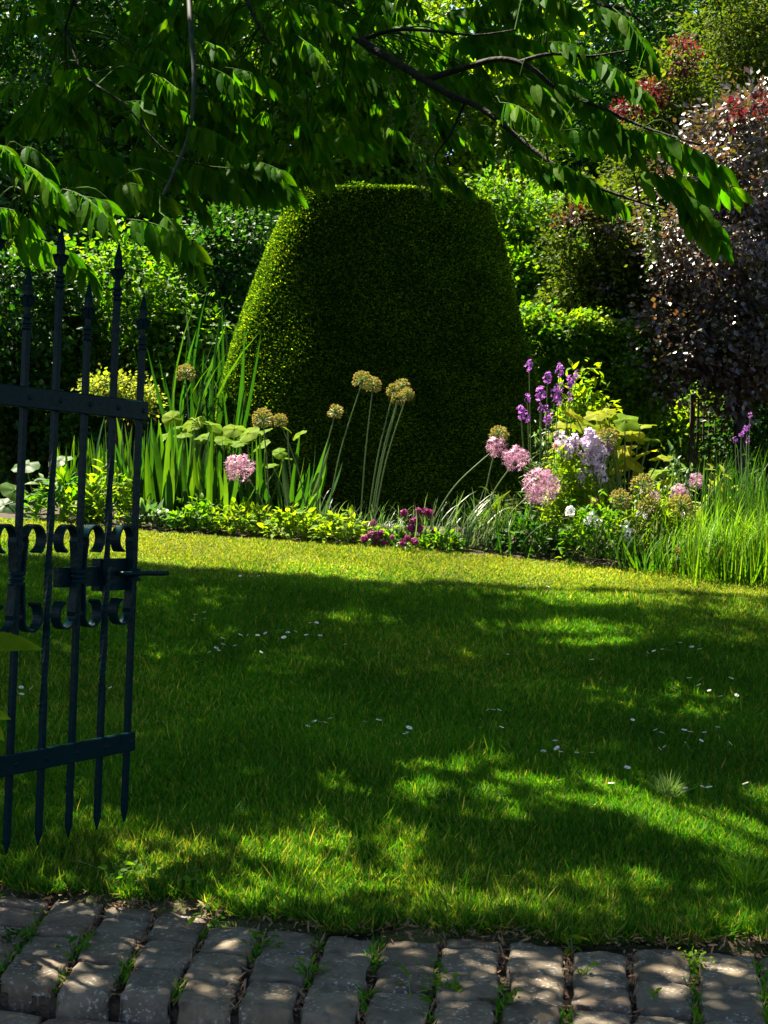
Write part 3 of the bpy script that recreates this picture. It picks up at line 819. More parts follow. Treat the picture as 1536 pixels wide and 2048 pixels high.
# ------------------------------------------------------------------ yew topiary
def build_yew():
    D = 11.2
    c = at(752, 1030, D); cx, cy = c[0], c[1]; z0 = float(T(cx, cy)) - 0.05
    # profile: (pixel y, half width px) at depth D
    prof = [(1075, 332), (1000, 332), (900, 330), (830, 325), (760, 315), (690, 299), (620, 276), (560, 258), (500, 239), (440, 213), (412, 205), (397, 203), (386, 200), (377, 195), (372, 186), (371, 120), (371, 60), (371, 2)]
    zz = np.array([at(752, y, D + np.interp(y, [376, 400], [-0.48, 0.0]))[2] for y, _ in prof]); zz = np.minimum(zz, 3.715 + 0.002 * np.arange(len(zz)) / 10); rr = np.array([w * D / F for _, w in prof])
    # resample by arc length
    seg = np.r_[0, np.cumsum(np.hypot(np.diff(zz), np.diff(rr)))]
    S = np.linspace(0, seg[-1], 90)
    Z = np.interp(S, seg, zz); Rr = np.interp(S, seg, rr)
    def sq(a):   # slightly squared plan
        return 1.0 / (np.abs(np.cos(a)) ** 2.35 + np.abs(np.sin(a)) ** 2.35) ** (1 / 2.35)
    xc = lambda z: cx + 0.012 * (z - 1) * 1.0
    na = 160
    A = np.linspace(0, 2 * math.pi, na, endpoint=False)
    def pt(s, a, inset=0.0, wob=True):
        z = np.interp(s, S, Z); r = np.interp(s, S, Rr)
        bump = 0.012 * np.sin(5 * a + 2.2 * z) + 0.010 * np.sin(9 * a - 3 * z + 1) + 0.008 * np.sin(4 * z + 3 * a)
        r = np.maximum(r * sq(a) * (0.99) + bump * np.clip(r, 0, 1) - inset, 0.0)
        zt = np.interp(seg[12], S, Z); re_ = np.interp(seg[12], S, Rr)
        lin = 1.10 - (1.10 - 0.52) * np.clip((z - zz[0]) / (zt - zz[0]), 0, 1)
        ry = np.where(s < seg[12], lin * sq(a) * 0.99 + bump - inset, r * lin / re_)
        top = np.clip((s - seg[11]) / (seg[-1] - seg[11]), 0, 1)
        return np.stack([xc(z) + r * np.cos(a), cy + ry * np.sin(a), z - inset * (top > 0.1) + 0.008 * np.sin(7 * r * np.cos(a)) * top], -1)
    root = thing('yew_topiary', (cx, cy, z0), 'huge clipped dark green yew topiary shaped as a flat topped cone', 'topiary')
    m = MB()
    SS, AA = np.meshgrid(S, A, indexing='ij')
    V = pt(SS, AA, 0.045); idx = np.arange(V.shape[0] * na).reshape(-1, na)
    Q = np.stack([idx[:-1], np.roll(idx, -1, 1)[:-1], np.roll(idx, -1, 1)[1:], idx[1:]], -1).reshape(-1, 4)
    m.add(V.reshape(-1, 3), Q, 0)
    n = 760000
    w = np.interp(S, S, Rr) + 0.03; cdf = np.cumsum(w) / w.sum()
    s = np.interp(rng.random(n), cdf, S); a = rng.uniform(0, 2 * math.pi, n)
    keep = (np.sin(a) < 0.55) | (s > seg[9]) | (rng.random(n) < 0.35)
    s, a = s[keep], a[keep]; n = len(s)
    P = pt(s, a); e = 0.01
    ta = nrm(pt(s, a + e) - P); ts = nrm(pt(np.minimum(s + e, S[-1]), a) - pt(np.maximum(s - e, 0), a))
    N = nrm(np.cross(ta, ts)); out = N
    P = P - N * rng.uniform(0.0, 0.045, n)[:, None]
    # sprigs lie in loose, nearly level shelves
    Dd = nrm(out * rng.uniform(0.25, 0.9, (n, 1)) + ta * rng.normal(0, 0.8, (n, 1)) + rng.normal(0, 0.22, (n, 3)) + [0, 0, 0.12])
    Nn = nrm(np.array([0, 0, 0.7]) + out * 0.8 + rng.normal(0, 0.4, (n, 3)))
    L = rng.uniform(0.015, 0.030, n)
    lim = np.clip(0.055 - 0.0 * L, 0, 1)
    m.add(*diamonds(P, Dd, Nn, L, L * 0.22, 0.15), 1)
    m.build('clipped_foliage', [M['yewcore'], M['yew']], root)


build_yew()


# ------------------------------------------------------------------ trees and shrubs
def clump_leaves(m, C, rad, per, L, W, mat=0, flat=0.7, droop=0.3, ctr=None, face=(-0.2, -0.35, 0)):
    """leaf clumps round the centres C"""
    n = len(C) * per
    ci = np.repeat(np.arange(len(C)), per)
    off = rng.normal(size=(n, 3)) * np.array([1, 1, flat]) * 0.5 * np.asarray(rad)[ci][:, None]
    P = C[ci] + off
    ctr = C.mean(0) if ctr is None else ctr
    D = nrm(nrm(P - ctr) * 0.5 + nrm(off) * 0.6 + rng.normal(0, 0.5, (n, 3)) + [0, 0, -droop])
    N = nrm(np.array([0, 0, 0.8]) + rng.normal(0, 0.55, (n, 3)) + np.array(face) + nrm(P - ctr) * 0.3)
    l = L * rng.uniform(0.6, 1.25, n)
    m.add(*diamonds(P, D, N, l, l * W, 0.2), mat)


def ell_points(n, c, r, shell=0.55):
    d = rand_dirs(n); q = rng.uniform(shell, 1.0, n) ** 0.6
    return np.asarray(c) + d * q[:, None] * np.asarray(r)


def tree(name, label, cat, px, D, ells, mat, nclump, per, L, W=0.32, crad=0.35, droop=0.3, trunk=0.12, group=None, flat=0.7, extra=None, bark='bark', face=(-0.2, -0.35, 0)):
    """ells: list of (px, py, rx px, ry px, depth offset) crown lobes seen at depth D"""
    f = foot(px, D)
    root = thing(name, f, label, cat, group)
    tot = sum(e[2] * e[3] for e in ells)
    m = MB(); allc = []
    for (ex, ey, rx, ry, dd) in ells:
        c = at(ex, ey, D + dd); k = max(3, int(nclump * ex * 0 + nclump * rx * ry / tot))
        C = ell_points(k, c, (rx * D / F, min(rx, ry) * D / F * 0.8, ry * D / F))
        C[:, 2] = np.maximum(C[:, 2], T(C[:, 0], C[:, 1]) + 0.12)
        clump_leaves(m, C, crad * rng.uniform(0.6, 1.3, len(C)), per, L, W, 0, flat, droop, c, face)
        allc.append(C)
    mats = [M[mat]]
    if extra:
        for k2, (mt, kk, lst) in enumerate(extra):
            mats.append(M[mt])
            for (ex, ey, rx, ry, dd) in lst:
                c = at(ex, ey, D + dd)
                C = ell_points(kk, c, (rx * D / F, rx * D / F * 0.6, ry * D / F), 0.1)
                clump_leaves(m, C, crad * 0.5 * np.ones(kk), per // 2, L, W, k2 + 1, flat, droop, c)
    m.build('crown', mats, root)
    if trunk:
        m = MB()
        allc = np.concatenate(allc)
        mid = np.array([at(e[0], e[1], D + e[4]) for e in ells]).mean(0)
        top = np.array([f[0] * 0.5 + mid[0] * 0.5, f[1] * 0.5 + mid[1] * 0.5, max(mid[2], f[2] + 0.5)])
        pth = smooth_path([f - [0, 0, 0.1], f * 0.6 + top * 0.4 + rng.normal(0, trunk * 0.5, 3) * [1, 1, 0], top], 10)
        m.add(*tube(pth, np.linspace(trunk, trunk * 0.45, len(pth)), 8))
        for j in rng.choice(len(allc), min(16, len(allc)), replace=False):
            b = pth[rng.integers(3, len(pth))]
            q = smooth_path([b, (b + allc[j]) / 2 + [0, 0, 0.12], allc[j]], 6)
            m.add(*tube(q, np.linspace(trunk * 0.3, 0.008, len(q)), 5, False))
        m.build('trunk', [M[bark]], root, True)
    return root


# --- far wood
def far_wood():
    m = MB()
    for px in np.arange(-1500, 3100, 140):
        if 880 < px < 1040: top = 330
        else: top = rng.uniform(-350, -150)
        D = rng.uniform(30, 36)
        c = at(px, (top + 1000) / 2, D)
        C = ell_points(150, c, (1.8, 1.8, (1060 - top) / 2 * D / F), 0.2)
        C[:, 2] = np.maximum(C[:, 2], 1.0)
        clump_leaves(m, C, np.full(150, 0.9), 70, 0.24, 0.4)
    o = m.build('far_wood', [M['dark']]); tag(o, kind='stuff', label='dark wood far behind the garden trees')


far_wood()


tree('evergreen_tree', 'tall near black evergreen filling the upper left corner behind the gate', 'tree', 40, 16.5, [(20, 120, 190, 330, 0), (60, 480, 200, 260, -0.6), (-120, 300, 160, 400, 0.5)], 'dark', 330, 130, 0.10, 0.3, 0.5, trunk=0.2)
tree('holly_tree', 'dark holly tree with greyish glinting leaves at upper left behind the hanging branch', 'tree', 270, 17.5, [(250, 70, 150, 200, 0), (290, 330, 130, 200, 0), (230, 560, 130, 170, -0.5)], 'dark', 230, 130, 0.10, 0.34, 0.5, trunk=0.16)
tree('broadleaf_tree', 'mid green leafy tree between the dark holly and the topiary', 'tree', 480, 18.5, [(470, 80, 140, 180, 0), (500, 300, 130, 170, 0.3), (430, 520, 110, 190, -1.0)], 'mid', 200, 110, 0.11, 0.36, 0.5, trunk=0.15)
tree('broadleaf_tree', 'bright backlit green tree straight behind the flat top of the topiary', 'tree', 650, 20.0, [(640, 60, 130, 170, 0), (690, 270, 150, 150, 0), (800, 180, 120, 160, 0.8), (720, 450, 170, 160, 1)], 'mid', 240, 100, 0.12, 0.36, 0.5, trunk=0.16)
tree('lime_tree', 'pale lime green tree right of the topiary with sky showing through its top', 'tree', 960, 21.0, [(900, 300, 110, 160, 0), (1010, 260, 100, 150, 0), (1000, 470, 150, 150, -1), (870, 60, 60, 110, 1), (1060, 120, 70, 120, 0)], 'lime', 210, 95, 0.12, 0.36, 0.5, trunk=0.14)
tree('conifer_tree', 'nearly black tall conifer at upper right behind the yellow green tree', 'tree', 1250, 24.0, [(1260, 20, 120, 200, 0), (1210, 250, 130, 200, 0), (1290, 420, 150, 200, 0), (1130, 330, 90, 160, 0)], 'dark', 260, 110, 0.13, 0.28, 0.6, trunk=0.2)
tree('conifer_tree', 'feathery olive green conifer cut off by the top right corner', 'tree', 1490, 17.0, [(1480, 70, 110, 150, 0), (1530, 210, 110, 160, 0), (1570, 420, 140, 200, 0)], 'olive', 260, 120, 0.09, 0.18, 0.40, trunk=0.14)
tree('golden_tree', 'yellow green feathery tree between the black conifer and the copper tree', 'tree', 1330, 15.8, [(1335, 200, 60, 90, 0), (1310, 300, 80, 110, 0.2), (1390, 290, 60, 120, 0.2), (1290, 420, 80, 110, 0)], 'olive', 150, 120, 0.075, 0.24, 0.28, trunk=0.07,
     extra=[('redleaf', 5, [(1268, 215, 26, 18, -0.4), (1365, 110, 20, 38, -0.3), (1300, 190, 16, 22, -0.4)])])
tree('feathery_shrub', 'bright lime feathery shrub leaning out just right of the topiary top', 'shrub', 1050, 13.8, [(1030, 440, 90, 60, 0), (990, 400, 50, 40, 0.2), (1080, 520, 80, 80, 0.2)], 'mid', 75, 110, 0.075, 0.22, 0.26, trunk=0.04)
tree('green_shrub', 'shaded green shrub behind the right shoulder of the topiary', 'shrub', 1040, 13.4, [(1040, 600, 70, 90, 0), (1000, 560, 60, 80, 0.3)], 'mid', 60, 110, 0.065, 0.36, 0.25, trunk=0.04)
tree('copper_tree', 'dark purple leaved copper tree with white glints on its leaves at the right', 'tree', 1490, 12.3, [(1420, 440, 140, 190, 0), (1500, 330, 110, 160, 0.2), (1460, 640, 150, 130, 0), (1370, 670, 80, 90, -0.2), (1540, 560, 110, 220, 0.2), (1340, 735, 60, 60, -0.1), (1480, 745, 90, 70, 0)], 'copper', 230, 120, 0.064, 0.36, 0.26, droop=0.15, trunk=0.09, face=(-0.25, -0.75, 0.15),
     extra=[('redleaf', 2, [(1490, 215, 30, 14, -0.5)])])
tree('bronze_shrub', 'bronze and green small leaved shrub between the topiary and the copper tree', 'shrub', 1200, 12.8, [(1200, 480, 100, 90, 0), (1240, 560, 100, 70, 0), (1160, 580, 70, 60, -0.1)], 'olive', 120, 110, 0.05, 0.40, 0.22, trunk=0.05,
     extra=[('copper', 12, [(1200, 470, 90, 80, -0.2), (1250, 560, 80, 70, -0.2)]), ('redleaf', 2, [(1140, 440, 30, 20, -0.3)])])
# ivy arch: lime leaves paint its sunlit top, over a dark hollow
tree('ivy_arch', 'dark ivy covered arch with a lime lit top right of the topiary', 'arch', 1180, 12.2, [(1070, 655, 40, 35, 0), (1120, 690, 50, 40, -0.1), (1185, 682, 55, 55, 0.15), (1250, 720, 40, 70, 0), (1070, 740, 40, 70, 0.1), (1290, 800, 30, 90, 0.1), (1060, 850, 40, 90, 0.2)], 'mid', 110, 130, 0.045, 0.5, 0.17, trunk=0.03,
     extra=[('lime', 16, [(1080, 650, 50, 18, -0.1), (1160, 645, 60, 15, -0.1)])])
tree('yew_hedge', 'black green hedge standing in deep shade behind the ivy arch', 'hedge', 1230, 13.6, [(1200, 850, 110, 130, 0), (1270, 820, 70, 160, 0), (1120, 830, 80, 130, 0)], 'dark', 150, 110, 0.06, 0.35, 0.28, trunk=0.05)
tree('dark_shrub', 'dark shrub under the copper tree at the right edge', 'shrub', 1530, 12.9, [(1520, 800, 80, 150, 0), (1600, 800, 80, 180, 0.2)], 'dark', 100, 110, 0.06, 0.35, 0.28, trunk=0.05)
tree('sunlit_lawn_stand_in', 'lime leaf mass standing in for the sunlit lawn seen through the trellis', 'shrub', 1410, 14.3, [(1410, 870, 60, 70, 0)], 'lime', 70, 90, 0.075, 0.4, 0.3, trunk=0.04)  # leaf mass added in place of the sunlit lawn beyond the slats
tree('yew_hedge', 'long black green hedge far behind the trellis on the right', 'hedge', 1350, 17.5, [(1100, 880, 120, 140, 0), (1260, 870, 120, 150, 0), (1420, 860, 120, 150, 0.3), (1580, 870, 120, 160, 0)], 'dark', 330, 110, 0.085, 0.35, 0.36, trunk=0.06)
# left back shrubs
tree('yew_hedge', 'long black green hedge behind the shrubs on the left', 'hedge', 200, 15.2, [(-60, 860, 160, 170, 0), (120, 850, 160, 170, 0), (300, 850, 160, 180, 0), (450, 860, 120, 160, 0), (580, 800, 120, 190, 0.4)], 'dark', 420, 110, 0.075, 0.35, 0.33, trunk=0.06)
tree('laurel_shrub', 'dark glossy shrub behind the left bars of the gate', 'shrub', 40, 12.4, [(30, 640, 130, 140, 0), (-60, 780, 130, 160, 0), (100, 820, 120, 120, 0.2)], 'dark', 150, 110, 0.075, 0.36, 0.3, trunk=0.05)
tree('hazel_shrub', 'dappled green shrub behind the right bars of the gate', 'shrub', 250, 12.8, [(240, 600, 130, 130, 0), (330, 690, 100, 100, 0), (200, 730, 120, 90, 0.2)], 'mid', 130, 90, 0.07, 0.42, 0.3, trunk=0.05)
tree('leafy_shrub', 'shaded green shrub close against the left flank of the topiary', 'shrub', 420, 13.2, [(420, 560, 80, 120, 0.3), (400, 700, 90, 110, 0), (460, 470, 60, 70, 0.5)], 'dark', 100, 100, 0.065, 0.40, 0.3, trunk=0.05)
tree('yellow_shrub', 'yellow flowering shrub just above the top rail of the gate', 'shrub', 235, 10.9, [(235, 785, 52, 26, 0), (280, 800, 26, 20, 0.1), (200, 780, 30, 18, 0)], 'yellow', 40, 60, 0.038, 0.4, 0.12, trunk=0.02)


# ------------------------------------------------------------------ trellis
def build_trellis():
    D = 13.0
    a = foot(1380, D); b = foot(1450, D)
    root = thing('garden_trellis', (a + b) / 2, 'dark wooden trellis panel under the copper tree with bright green behind it', 'trellis')
    ux = nrm((b - a) * [1, 1, 0]); L = np.linalg.norm((b - a)[:2]); n = np.cross(ux, [0, 0, 1.0]); up = np.array([0, 0, 1.0])
    top = at(1410, 790, D)[2] - a[2]
    m = MB()
    for t in (0.0, 1.0):
        m.add(*frame_box(a + ux * L * t, ux, n, up, (-0.022, 0.022), (-0.02, 0.02), (-0.1, top)))
    m.build('frame', [M['wood']], root)
    for t in np.linspace(0.16, 0.84, 5):
        m = MB(); m.add(*frame_box(a + ux * L * t, ux, n, up, (-0.009, 0.009), (-0.008, 0.008), (0.02, top - 0.03))); m.build('slat', [M['wood']], root)
    for z in np.linspace(0.15, top - 0.05, 7):
        m = MB(); m.add(*frame_box(a, ux, n, up, (0.0225, L - 0.0225), (0.0085, 0.02), (z - 0.008, z + 0.008))); m.build('slat', [M['wood']], root)


build_trellis()


# ------------------------------------------------------------------ bed plants
def strap_clump(name, label, cat, px, D, n, h, w, mat, lean=0.35, curl=(0.1, 0.6), spread=0.12, group=None, leanx=0.0, tipw=0.05, part='leaves', prof=None):
    f = foot(px, D)
    P = f + rng.normal(0, spread, (n, 3)) * [1, 0.7, 0]
    P[:, 2] = T(P[:, 0], P[:, 1]) - 0.01
    out = nrm((P - f) * [1, 1, 0] + rng.normal(0, 0.05, (n, 3)) * [1, 1, 0])
    D_ = nrm(np.array([leanx, 0, 1.0]) + out * lean * rng.uniform(0.3, 1.4, (n, 1)) + rng.normal(0, 0.08, (n, 3)))
    N = nrm(-out + np.array([0, 0, 0.3]) + rng.normal(0, 0.25, (n, 3)))
    L = h * rng.uniform(0.55, 1.08, n)
    cu = rng.uniform(curl[0], curl[1], n)
    m = MB()
    m.add(*strips(P, D_, -N, L, w * rng.uniform(0.7, 1.2, n), prof or [0.7, 0.95, 1, 1, 0.95, 0.8, 0.5, 0.03], cu, 0.18))
    root = m.build(name, [M[mat]], at_=f)
    tag(root, label, cat, group)
    return root


def mound(name, label, cat, px, D, top_px, halfw_px, mat, n=900, L=0.05, W=0.4, group=None, blooms=None, stems=10, below=None):
    """leafy herb: stems from the foot, leaves over a dome; blooms = (mat, [(px, py, r_px, nflor)], part name)"""
    f = foot(px, D)
    hz = max(0.06, at(px, top_px, D)[2] - f[2]); rx = halfw_px * D / F
    root = thing(name, f, label, cat, group)
    m = MB()
    d = rand_dirs(n); d[:, 2] = np.abs(d[:, 2]) ** 0.8
    q = rng.uniform(0.35, 1.0, n) ** 0.5
    P = f + d * q[:, None] * [rx, rx * 0.75, hz] * (1 + 0.18 * np.sin(d[:, :1] * 9 + d[:, 1:2] * 7))
    P[:, 2] = np.maximum(P[:, 2], T(P[:, 0], P[:, 1]) + 0.01)
    Dd = nrm(nrm(P - f) * [1, 1, 0.3] * 0.8 + rng.normal(0, 0.5, (n, 3)) + [0, 0, 0.05])
    N = nrm(np.array([0, 0, 1.0]) + nrm(P - f) * 0.4 + rng.normal(0, 0.4, (n, 3)))
    l = L * rng.uniform(0.5, 1.25, n)
    m.add(*strips(P, Dd, N, l, l * W * 0.5, [0.15, 0.9, 1, 0.55, 0.03], rng.uniform(0, 0.9, n), 0.2))
    m.build('foliage', [M[mat]], root)
    m = MB()
    for j in rng.choice(n, min(stems, n), replace=False):
        m.add(*tube(smooth_path([f + rng.normal(0, 0.02, 3) * [1, 1, 0], (f + P[j]) / 2 + [0, 0, 0.03], P[j]], 6), 0.003, 4, False))
    tips = []
    if blooms:
        for bm, lst, part in blooms:
            for (bx, by, rp, nf) in lst:
                c = at(bx, by, D - 0.08); b = f + (c - f) * [0.55, 0.55, 0]; b[2] = T(b[0], b[1])
                m.add(*tube(smooth_path([b, (b + c) / 2 + [0, 0, 0.02], c], 7), 0.0028, 4, False))
    m.build('stems', [M['stem']], root, True)
    if blooms:
        for bm, lst, part in blooms:
            for (bx, by, rp, nf) in lst:
                c = at(bx, by, D - 0.08); r = rp * D / F
                mm = MB(); florets(mm, c, r * (1.2 if bm == 'lilac' else 1.0 if bm != 'magenta' else 0.85), int(nf * (1.4 if bm == 'lilac' else 0.75 if bm == 'purple' else 1)), r * 0.55, 0, 4, rng.uniform(1.2, 1.9) if bm in ('purple', 'lilac') else 1.0)
                mm.build(part, [M[bm]], root)
    return root


def florets(m, c, r, nf, size, mat=0, pet=4, stretch=1.0):
    """small open flowers spread over a dome"""
    d = rand_dirs(nf); q = rng.uniform(0.4, 1, nf) ** 0.5
    C = c + d * q[:, None] * r * np.array([1, 1, stretch])
    ax = nrm(d + rng.normal(0, 0.4, (nf, 3)) + [0, -0.2, 0.2])
    t = nrm(np.cross(ax, rand_dirs(nf))); b = np.cross(ax, t)
    P, D, N = [], [], []
    for k in range(pet):
        a = 2 * math.pi * k / pet
        P.append(C); D.append(t * math.cos(a) + b * math.sin(a) + ax * 0.15); N.append(ax)
    P, D, N = map(np.concatenate, (P, D, N))
    m.add(*diamonds(P, D, N, size * rng.uniform(0.7, 1.1, len(P)), size * 0.36, 0.1), mat)


def allium(label, px, py, rp, bx, D, kind, group, Db=None):
    c = at(px, py, D); r = rp * D / F
    f = foot(bx, Db or D)
    root = thing('allium', f, label, 'flower', group)
    m = MB()
    pth = smooth_path([f, f * 0.5 + c * 0.5 + np.array([(f[0] - c[0]) * 0.10, 0, 0.03]), c - nrm(c - f) * r * 0.15], 12)
    m.add(*tube(pth, np.linspace(0.0062, 0.0046, len(pth)), 6, False)); m.build('stem', [M['stem']], root, True)
    m = MB()
    n = int(45 + 1.9 * rp) if kind == 'pink' else 210
    d = nrm(rand_dirs(n) + (nrm(c - f) * 0.10))
    if kind == 'seed':
        d = d[(d @ nrm(c - f)) > -0.75]
    n = len(d)
    tipp = c + d * r * rng.uniform(0.62 if kind == 'pink' else 0.78, 1.0, (n, 1))
    m.add(*strips(np.repeat(c[None], n, 0), d, rand_dirs(n), np.linalg.norm(tipp - c, axis=1), 0.0011, [1, 1], 0.02), 1)
    if kind == 'pink':
        t = nrm(np.cross(d, rand_dirs(n))); b = np.cross(d, t)
        P, Dd, N = [], [], []
        for k in range(6):
            a = k * math.pi / 3
            P.append(tipp); Dd.append(t * math.cos(a) + b * math.sin(a) + d * 0.25 + rng.normal(0, 0.25, (n, 3))); N.append(d)
        P, Dd, N = map(np.concatenate, (P, Dd, N))
        m.add(*diamonds(P, Dd, N, r * 0.27, r * 0.030, 0.1), 0)
        m.build('flower_head', [M['pink'], M['pink']], root)
    else:
        t = nrm(np.cross(d, rand_dirs(n))); b = np.cross(d, t)
        s = r * 0.095
        for k in range(3):
            a = k * 2 * math.pi / 3
            e = t * math.cos(a) + b * math.sin(a)
            m.add(*strips(tipp - d * s, d + e * 0.35, e, s * 2.6, s * 0.75, [0.3, 1, 0.9, 0.1], 0.9, 0.3), 0)
        m.build('seed_head', [M['seed'], M['stem']], root)


gs = 'golden allium seed heads in the bed'; gp = 'pink allium globes in the bed'
allium('single small golden allium seed head left of the taller pair, before the topiary', 671, 824, 16, 625, 9.0, 'seed', gs)
allium('golden allium seed head, the upper left one of the touching pair before the topiary', 725, 762, 20, 650, 9.0, 'seed', gs)
allium('golden allium seed head, lower right one of the touching pair before the topiary', 746, 771, 17, 720, 9.1, 'seed', gs)
allium('golden allium seed head at the top of the cluster of four before the topiary', 803, 774, 17, 738, 9.15, 'seed', gs)
allium('golden allium seed head at the left of the cluster of four before the topiary', 787, 782, 15, 733, 9.0, 'seed', gs)
allium('golden allium seed head at the bottom of the cluster of four before the topiary', 797, 798, 15, 742, 8.95, 'seed', gs)
allium('golden allium seed head at the right of the cluster of four before the topiary', 814, 789, 14, 745, 9.05, 'seed', gs)
allium('brown allium seed head on a pale stem above the round lime leaf', 526, 838, 22, 540, 9.1, 'seed', gs)
allium('small brown allium seed head right beside the wider brown one on the left', 560, 842, 15, 620, 9.2, 'seed', gs)
allium('faded brown allium seed head among tall strap leaves left of the topiary', 371, 748, 19, 385, 10.0, 'seed', gs)
allium('yellowish allium seed head just above the three pink globes', 998, 870, 19, 960, 9.0, 'seed', gs)
allium('olive allium seed head between the lilac flowers and the big lime leaves', 1216, 876, 21, 1190, 8.8, 'seed', gs)
allium('wide tan allium seed head in front of the big round leaves', 1284, 972, 24, 1185, 8.5, 'seed', gs)
allium('greenish allium seed head low beside the wide tan one', 1240, 1000, 22, 1175, 8.45, 'seed', gs)
allium('pale straw allium seed head among the feathery lime leaves on the right', 1362, 1016, 27, 1290, 8.4, 'seed', gs)
allium('buff allium seed head half hidden left of the pale straw one', 1296, 1012, 20, 1235, 8.4, 'seed', gs)
allium('pink allium globe standing alone at the left before the iris leaves', 480, 937, 31, 545, 8.95, 'pink', gp)
allium('small flat pink allium globe right under the yellowish seed head', 993, 894, 23, 850, 8.95, 'pink', gp)
allium('middle pink allium globe of the row of three right of the topiary foot', 1032, 918, 28, 950, 8.8, 'pink', gp)
allium('largest pink allium globe, lowest of the row of three', 1080, 973, 39, 985, 8.6, 'pink', gp)
allium('pink allium flower half hidden behind straw seed heads at the right', 1358, 990, 22, 1330, 8.7, 'pink', gp)
allium('small spiky pink allium at the right below the pale leaved plant', 1392, 962, 17, 1390, 8.9, 'pink', gp)
allium('tiny pale pink allium between the tan seed heads and the right grasses', 1306, 992, 15, 1300, 8.75, 'pink', gp)

# left bed
strap_clump('iris_clump', 'upright sword leaved iris clump behind the last bar of the gate', 'plant', 250, 9.5, 46, 0.72, 0.023, 'blade', 0.25, (0.0, 0.5), 0.12, 'iris clumps in the left bed')
strap_clump('iris_clump', 'tall sunlit iris clump just right of the gate end', 'plant', 320, 9.3, 46, 0.70, 0.025, 'blade', 0.25, (0.0, 0.45), 0.12, 'iris clumps in the left bed')
strap_clump('iris_clump', 'broad fan of iris leaves left of the single pink allium', 'plant', 408, 9.3, 40, 0.66, 0.028, 'blade', 0.35, (0.0, 0.6), 0.11, 'iris clumps in the left bed')
strap_clump('iris_clump', 'iris clump seen between the gate bars', 'plant', 170, 9.6, 36, 0.62, 0.022, 'blade', 0.3, (0.1, 0.7), 0.12, 'iris clumps in the left bed')
strap_clump('iris_clump', 'dark shaded iris clump against the foot of the topiary', 'plant', 590, 9.4, 20, 0.66, 0.023, 'blade', 0.4, (0.0, 0.4), 0.08, 'iris clumps in the left bed')
strap_clump('iris_clump', 'thin iris clump behind the single pink allium', 'plant', 500, 9.4, 20, 0.62, 0.015, 'blade', 0.25, (0.0, 0.4), 0.09, 'iris clumps in the left bed')
strap_clump('tall_strap_plant', 'tall arching strap leaved plant against the left flank of the topiary', 'plant', 425, 10.7, 60, 1.75, 0.020, 'dark', 0.35, (0.2, 1.1), 0.16)


def broad_leaf_plant(label, px, D, leaves, mat='hosta', group=None, lobed=False):
    f = foot(px, D)
    root = thing('broad_leaf_plant', f, label, 'plant', group)
    m = MB(); ms = MB()
    for lx, ly, s in leaves:
        c = at(lx, ly, D + rng.normal(0, 0.06)); r = s * D / F
        N = nrm(np.array([rng.normal(0, 0.3), -0.45 + rng.normal(0, 0.25), 0.8])); a = rng.uniform(0, 2 * math.pi)
        t = nrm(np.cross(N, [math.cos(a), math.sin(a), 0.1])); b = np.cross(N, t)
        k = 24; ang = np.linspace(0, 2 * math.pi, k, endpoint=False)
        rad = r * (1 + (0.16 * np.sin(5 * ang + a) if lobed else 0.05 * np.sin(2 * ang)) + 0.03 * np.sin(11 * ang))
        rad[0] *= 0.55; rad[1] *= 0.85; rad[-1] *= 0.85
        rings = []
        for q in (0.06, 0.4, 0.75, 1.0):
            zz = 0.25 * r * (q ** 2) * (np.cos(2 * ang) * 0.35 - 0.55) + 0.05 * r * q * np.sin(6 * ang)
            rings.append(c + (np.cos(ang) * rad * q)[:, None] * t + (np.sin(ang) * rad * q)[:, None] * b + zz[:, None] * N)
        V = np.concatenate(rings); Q = []
        for i in range(3):
            for j in range(k):
                Q.append((i * k + j, i * k + (j + 1) % k, (i + 1) * k + (j + 1) % k, (i + 1) * k + j))
        for j in range(0, k, 2):
            pass
        V = np.vstack([V, c]); e = len(V) - 1
        for j in range(0, k, 2): Q.append((e, j, (j + 1) % k, (j + 2) % k))
        m.add(V, Q)
        ms.add(*tube(smooth_path([f + rng.normal(0, 0.02, 3) * [1, 1, 0], (f + c) / 2 + [0, 0, 0.05], c], 6), 0.005, 5, False))
    m.build('leaf_blades', [M[mat]], root, True); ms.build('stems', [M['stem']], root, True)


broad_leaf_plant('broad lime leaves spreading behind the iris clumps left of the topiary', 380, 9.9, [(345, 836, 22), (385, 846, 26), (425, 850, 24), (365, 866, 20), (445, 862, 18), (405, 874, 22), (330, 872, 18), (355, 852, 16)])
broad_leaf_plant('round lime leaves under the brown seed heads', 500, 9.5, [(470, 858, 24), (495, 866, 26), (525, 862, 20), (480, 885, 20), (520, 890, 22), (450, 880, 20), (570, 915, 16)])
broad_leaf_plant('few pale pointed leaves at the dark left foot of the topiary', 585, 9.3, [(598, 868, 17), (575, 858, 12), (560, 905, 16), (545, 930, 14)])
broad_leaf_plant('big yellow green lobed leaves on the right of the bed', 1250, 9.1, [(1130, 850, 26), (1150, 830, 24), (1175, 850, 30), (1195, 828, 26), (1215, 850, 26), (1160, 880, 26), (1190, 880, 24), (1110, 868, 20), (1215, 822, 18), (1250, 840, 30), (1282, 850, 28), (1265, 868, 28), (1300, 878, 22), (1290, 905, 28), (1322, 915, 22), (1270, 925, 26), (1312, 945, 26), (1250, 900, 24), (1335, 960, 20), (1285, 955, 22), (1240, 935, 22), (1230, 872, 20)], 'goldleaf', None, True)
broad_leaf_plant('dark blue green broad leaves behind the left bars of the gate', 70, 9.6, [(50, 930, 30), (95, 960, 28), (30, 980, 30), (120, 920, 24), (80, 1000, 26), (130, 1000, 22), (10, 1010, 26), (150, 950, 20)], 'dark')

